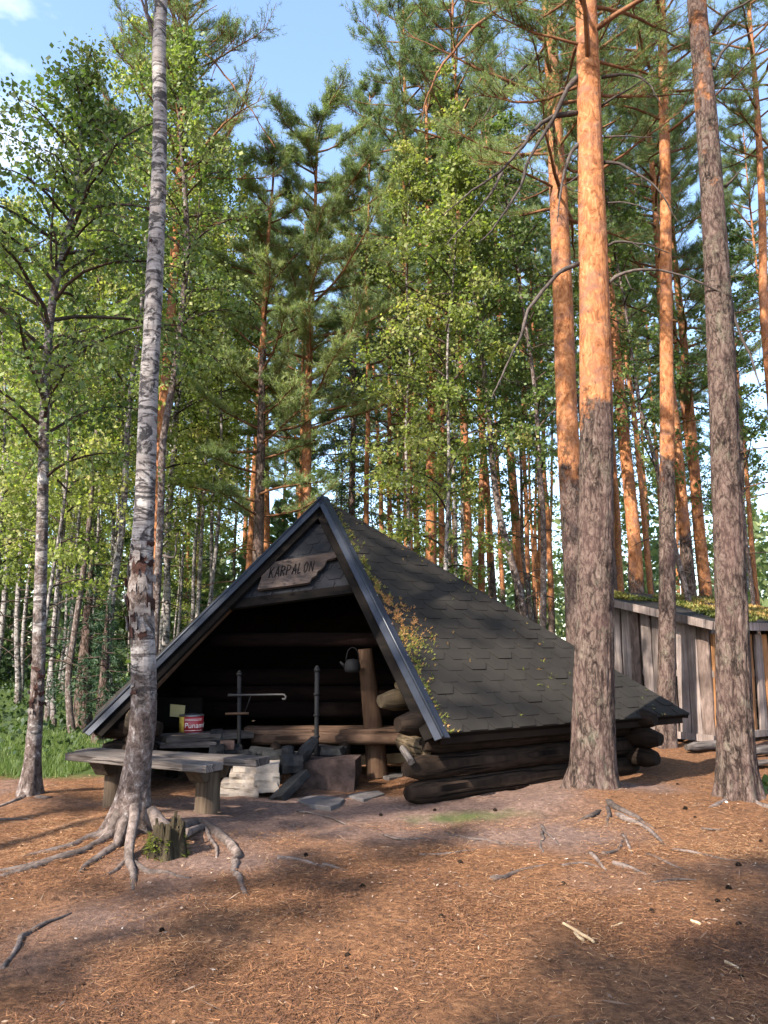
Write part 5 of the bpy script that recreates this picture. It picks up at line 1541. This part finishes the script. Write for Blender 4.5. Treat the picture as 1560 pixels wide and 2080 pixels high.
stand(6, 720, 1000, 20, 38, ['birch_a', 'birch_c'], ((1999, "birch behind the shelter, right of its peak"),), 1.2)
stand(27, 700, 1130, 20, 46, ['pine_a', 'pine_b', 'pine_b', 'pine_f'], ((870, "orange pine above the roof, left of the stout orange pine"), (1000, "orange pine above the roof, near the white birch there"), (1999, "orange pine above the roof's low right end")), 1.2, th=(.6, .9))
stand(26, 1120, 1720, 18, 46, ['pine_a', 'pine_b', 'pine_f', 'pine_f'], ((1340, "pine over the shed, right of the thick pine"), (1500, "pine over the shed, left of the right grey pine"), (1999, "pine over the shed, right of the right grey pine")), 1.4, th=(.6, .9))
stand(7, 1020, 1700, 18, 40, ['birch_d', 'birch_e'], ((1340, "leafy birch over the shed's left end"), (1999, "leafy birch over the shed's right end")), 1.4)
# trees out of the picture whose shade falls into the clearing
for key, x, y, s in (('pine_a', -9.6, -2.6, 1.0), ('pine_f', -11.4, -12.4, 1.0), ('pine_f', -9.2, -.9, .95), ('birch_e', -7.2, -6.5, 1.0), ('pine_f', -10.1, -10.6, 1.0), ('birch_e', -9.4, -5.6, .95), ('birch_e', -1.2, -9.0, 1.0)):
    plant(key, x, y, "tree outside the picture, left of the clearing, casting its shade", "trees outside the picture", s)

# the wood far beyond
def far_wood():
    P, tt = [], []
    r = random.Random(9)
    for i in range(170):
        a = r.uniform(-1.05, 1.05); dd = r.uniform(46, 80); x, y = dd * math.sin(a), dd * math.cos(a)
        H = r.uniform(7, 15) * (.7 if 0.05 < a < .3 else 1); c0 = H * r.uniform(.02, .4); w = r.uniform(1.4, 2.6); n = 300
        z = RNG.uniform(0, 1, n) ** .9; rad = w * np.sqrt(RNG.uniform(0, 1, n)) * (1 - .75 * z); th = RNG.uniform(0, 6.28, n)
        P.append(np.stack([x + rad * np.cos(th), y + rad * np.sin(th), c0 + (H - c0) * z], -1)); tt.append(np.full(n, r.gauss(.45, .2)))
    for i in range(150):      # thicket behind the left birch stand
        a = r.uniform(-1.0, -.02); dd = r.uniform(27, 44); x, y = dd * math.sin(a), dd * math.cos(a); H = r.uniform(2.5, 7); n = 260
        z = RNG.uniform(0, 1, n); rad = r.uniform(.9, 1.8) * np.sqrt(RNG.uniform(0, 1, n)) * (1 - .7 * z); th = RNG.uniform(0, 6.28, n)
        P.append(np.stack([x + rad * np.cos(th), y + rad * np.sin(th), .1 + H * z], -1)); tt.append(np.full(n, r.gauss(.3, .2)))
    for i in range(46):       # crowns beyond the shed
        a = r.uniform(.14, .75); dd = r.uniform(44, 60); x, y = dd * math.sin(a), dd * math.cos(a); H = r.uniform(6, 12); n = 260
        z = RNG.uniform(0, 1, n); rad = r.uniform(1.0, 2.0) * np.sqrt(RNG.uniform(0, 1, n)) * (1 - .7 * z); th = RNG.uniform(0, 6.28, n)
        P.append(np.stack([x + rad * np.cos(th), y + rad * np.sin(th), .5 + H * z], -1)); tt.append(np.full(n, r.gauss(.6, .2)))
    for i in range(90):       # bushes behind the shed and the roof's right slope
        a = r.uniform(.02, .85); dd = r.uniform(30, 46); x, y = dd * math.sin(a), dd * math.cos(a); H = r.uniform(2.0, 6.5); n = 190
        z = RNG.uniform(0, 1, n); rad = r.uniform(.7, 1.5) * np.sqrt(RNG.uniform(0, 1, n)) * (1 - .7 * z); th = RNG.uniform(0, 6.28, n)
        P.append(np.stack([x + rad * np.cos(th), y + rad * np.sin(th), .1 + H * z], -1)); tt.append(np.full(n, r.gauss(.7, .2)))
    me = leaves_mesh(np.vstack(P), .30, M['needle_far'], 'far_wood', np.concatenate(tt), .1)
    o = bpy.data.objects.new('far_wood', me); link(o); tag(o, "far wood closing the view behind all the trunks", "wood", kind='stuff')
far_wood()

# ------------------------------------------------------------------ undergrowth, grass, litter
def scatter(n, x0, x1, y0, y1, fn):
    x = RNG.uniform(x0, x1, n); y = RNG.uniform(y0, y1, n); k = fn(x, y); keep = RNG.random(n) < k
    return x[keep], y[keep]
def blades(x, y, h, w, mat, name, label, cat, tint=.5):
    n = len(x); z = gz(x, y); a = RNG.uniform(0, 6.28, n); b = RNG.normal(0, .35, (n, 2)); hh = h * RNG.uniform(.5, 1.3, n)
    s = np.stack([np.cos(a), np.sin(a), 0 * a], -1) * w / 2; p = np.stack([x, y, z], -1); tip = p + np.stack([b[:, 0] * hh, b[:, 1] * hh, hh], -1)
    V = np.stack([p - s, p + s, tip], 1).reshape(-1, 3)
    t_ = np.clip(RNG.normal(tint, .18, n), 0, 1)
    o = bpy.data.objects.new(name, mesh_np(name, V, np.arange(3 * n).reshape(-1, 3), mat, False, {'tint': np.repeat(t_, 3)})); link(o); tag(o, label, cat, kind='stuff')
x, y = scatter(90000, -8.5, -1.2, 7.6, 14, lambda x, y: green_mask(x, y) ** 2 * np.where((x > -3.3) & (y > 7) & (y < 10.6), 0, 1) * np.clip(1.25 - (y - 8) * .28, .06, 1))
blades(x, y, .085, .010, M['grass'], 'grass', "bright green grass at the edge of the left birch stand", "grass", .55)
def ugr(x, y):
    m = np.where(y > 10.5, 1.0, np.where((x < -3.6) & (y > 9.0), .8, 0)); m = m * np.where((x > 2.9) & (x < 8.6) & (y > 8) & (y < 14.5), 0, 1) * np.where((x > 1.5) & (y < 13), .12, 1)
    return m * np.clip(.55 + .8 * vnoise(x * .7, y * .7, 0, 61), 0.05, 1)
x, y = scatter(150000, -26, 26, 8.5, 40, ugr)
zz = gz(x, y) + RNG.random(len(x)) ** 1.5 * np.clip(.12 + (y - 10) * .03, .12, .42) * (.5 + .5 * (vnoise(x * .9, y * .9, 0, 62) + 1) / 2 * 2)
me = leaves_mesh(np.stack([x, y, zz], -1), .075, M['shrub'], 'undergrowth', np.clip(.45 + .3 * vnoise(x * .5, y * .5, 0, 63), 0, 1), 0)
o = bpy.data.objects.new('undergrowth', me); link(o); tag(o, "low green bilberry undergrowth on the forest floor", "undergrowth", kind='stuff')
# needle litter
def lying(x, y, ln, wd, mat, name, label, cat, tint, sd=.2, zr=.014, quad=False):
    n = len(x); z = gz(x, y) + RNG.uniform(.001, zr, n); a = RNG.uniform(0, 6.28, n); L = ln * RNG.uniform(.5, 1.4, n)
    d = np.stack([np.cos(a) * L, np.sin(a) * L, RNG.normal(0, .16, n) * L], -1); s = np.stack([-np.sin(a), np.cos(a), RNG.normal(0, .35, n)], -1) * wd * RNG.uniform(.6, 1.4, n)[:, None] / 2
    p = np.stack([x, y, z], -1); t_ = np.clip(RNG.normal(tint, sd, n), 0, 1)
    if quad:
        V = np.stack([p, p + d * .5 - s, p + d, p + d * .5 + s], 1).reshape(-1, 3); k = 4
    else:
        V = np.stack([p - s, p + s, p + d], 1).reshape(-1, 3); k = 3
    o = bpy.data.objects.new(name, mesh_np(name, V, np.arange(k * n).reshape(-1, k), mat, False, {'tint': np.repeat(t_, k)})); link(o); tag(o, label, cat, kind='stuff')
dens = lambda x, y: litter_mask(x, y) ** 1.3 * (1 - green_mask(x, y)) * np.clip((.5 + vnoise(x * 2.6, y * 2.6, 0, 81)), .12, 1)
xa, ya = scatter(520000, -3.4, 3.6, 1.7, 6.2, dens); xb, yb = scatter(150000, -5, 6, 6.2, 10.6, dens)
x, y = np.concatenate([xa, xb]), np.concatenate([ya, yb])
lying(x, y, .042, .0027, M['litter'], 'needle_litter', "rust brown fallen pine needles covering the clearing", "needle litter", .5 + .22 * vnoise(x * 1.3, y * 1.3, 0, 82), .2)
x, y = scatter(9000, -3.4, 3.6, 1.7, 8.5, lambda x, y: np.clip(1.15 - (y - 1.7) * .17, .12, 1) * (1 - green_mask(x, y)) * np.clip(.5 + 1.1 * vnoise(x * 1.1, y * 1.1, 0, 85), .1, 1))
lying(x, y, .024, .011, M['chip'], 'bark_chips', "small bark flakes and dry leaf bits among the needles", "bark chips", .45, .22, .014, True)
x, y = scatter(1500, -3.4, 3.8, 1.7, 9, lambda x, y: .8 * (1 - green_mask(x, y)))
lying(x, y, .11, .005, M['chip'], 'twig_litter', "thin dry twigs strewn over the clearing", "twigs", .35, .2, .016, True)
# cones
cm = None
def cone_mesh():
    mb = MB()
    for k in range(6):
        z = k * .0065; r_ = (.008, .0145, .017, .0155, .011, .005)[k]
        V, F = [], []
        n = 9
        for i in range(n):
            a_ = i * 6.283 / n + k * .35; V += [Vector((r_ * math.cos(a_ - .3), r_ * math.sin(a_ - .3), z)), Vector((r_ * math.cos(a_ + .3), r_ * math.sin(a_ + .3), z)), Vector((r_ * 1.35 * math.cos(a_), r_ * 1.35 * math.sin(a_), z + .010)), Vector((0, 0, z + .012))]
            b = i * 4; F += [(b, b + 1, b + 2), (b, b + 2, b + 3), (b + 1, b + 3, b + 2)]
        mb.add(V, F)
    return mb.mesh('pine_cone', M['log'])
cm = cone_mesh()
for px, py in ((1462, 1832), (1474, 1828), (1496, 1882), (1495, 1760), (1485, 1805), (1398, 1660), (1412, 1672), (1543, 1716), (890, 1880), (742, 1810), (625, 1745), (560, 1812), (940, 1760), (1150, 1800), (1330, 1850), (880, 1650), (770, 1655), (1275, 1555), (1380, 1600), (1510, 1980), (700, 1950), (330, 1900), (1010, 1660)):
    g = gp(px, py); o = bpy.data.objects.new('pine_cone', cm); link(o); o.location = (g.x, g.y, gzf(g.x, g.y) + .006); o.rotation_euler = (random.uniform(1, 2), random.uniform(0, 6), random.uniform(0, 6)); s = random.uniform(.55, .9); o.scale = (s, s, s)
    tag(o, "small dark pine cone lying in the needles", "pine cone", "pine cones in the needles")
# small green sprig at the right pine's foot
sp = gp(1553, 1618); pl_ = empty('seedling', (sp.x, sp.y, gzf(sp.x, sp.y)), "small green sprig at the right grey pine's foot", "plant")
P = RNG.normal(0, .045, (60, 3)); P[:, 2] = np.abs(P[:, 2]) + .04
add_child(pl_, 'leaves', leaves_mesh(P, .05, M['grass'], 'leaves', np.full(60, .5), -.3)); mb = MB(); 
for k in range(5): mb.tube([Vector((0, 0, -.01)), Vector((random.gauss(0, .03), random.gauss(0, .03), .10))], [.003, .002], 4)
o = mb.obj('stem', M['twig'], pl_)
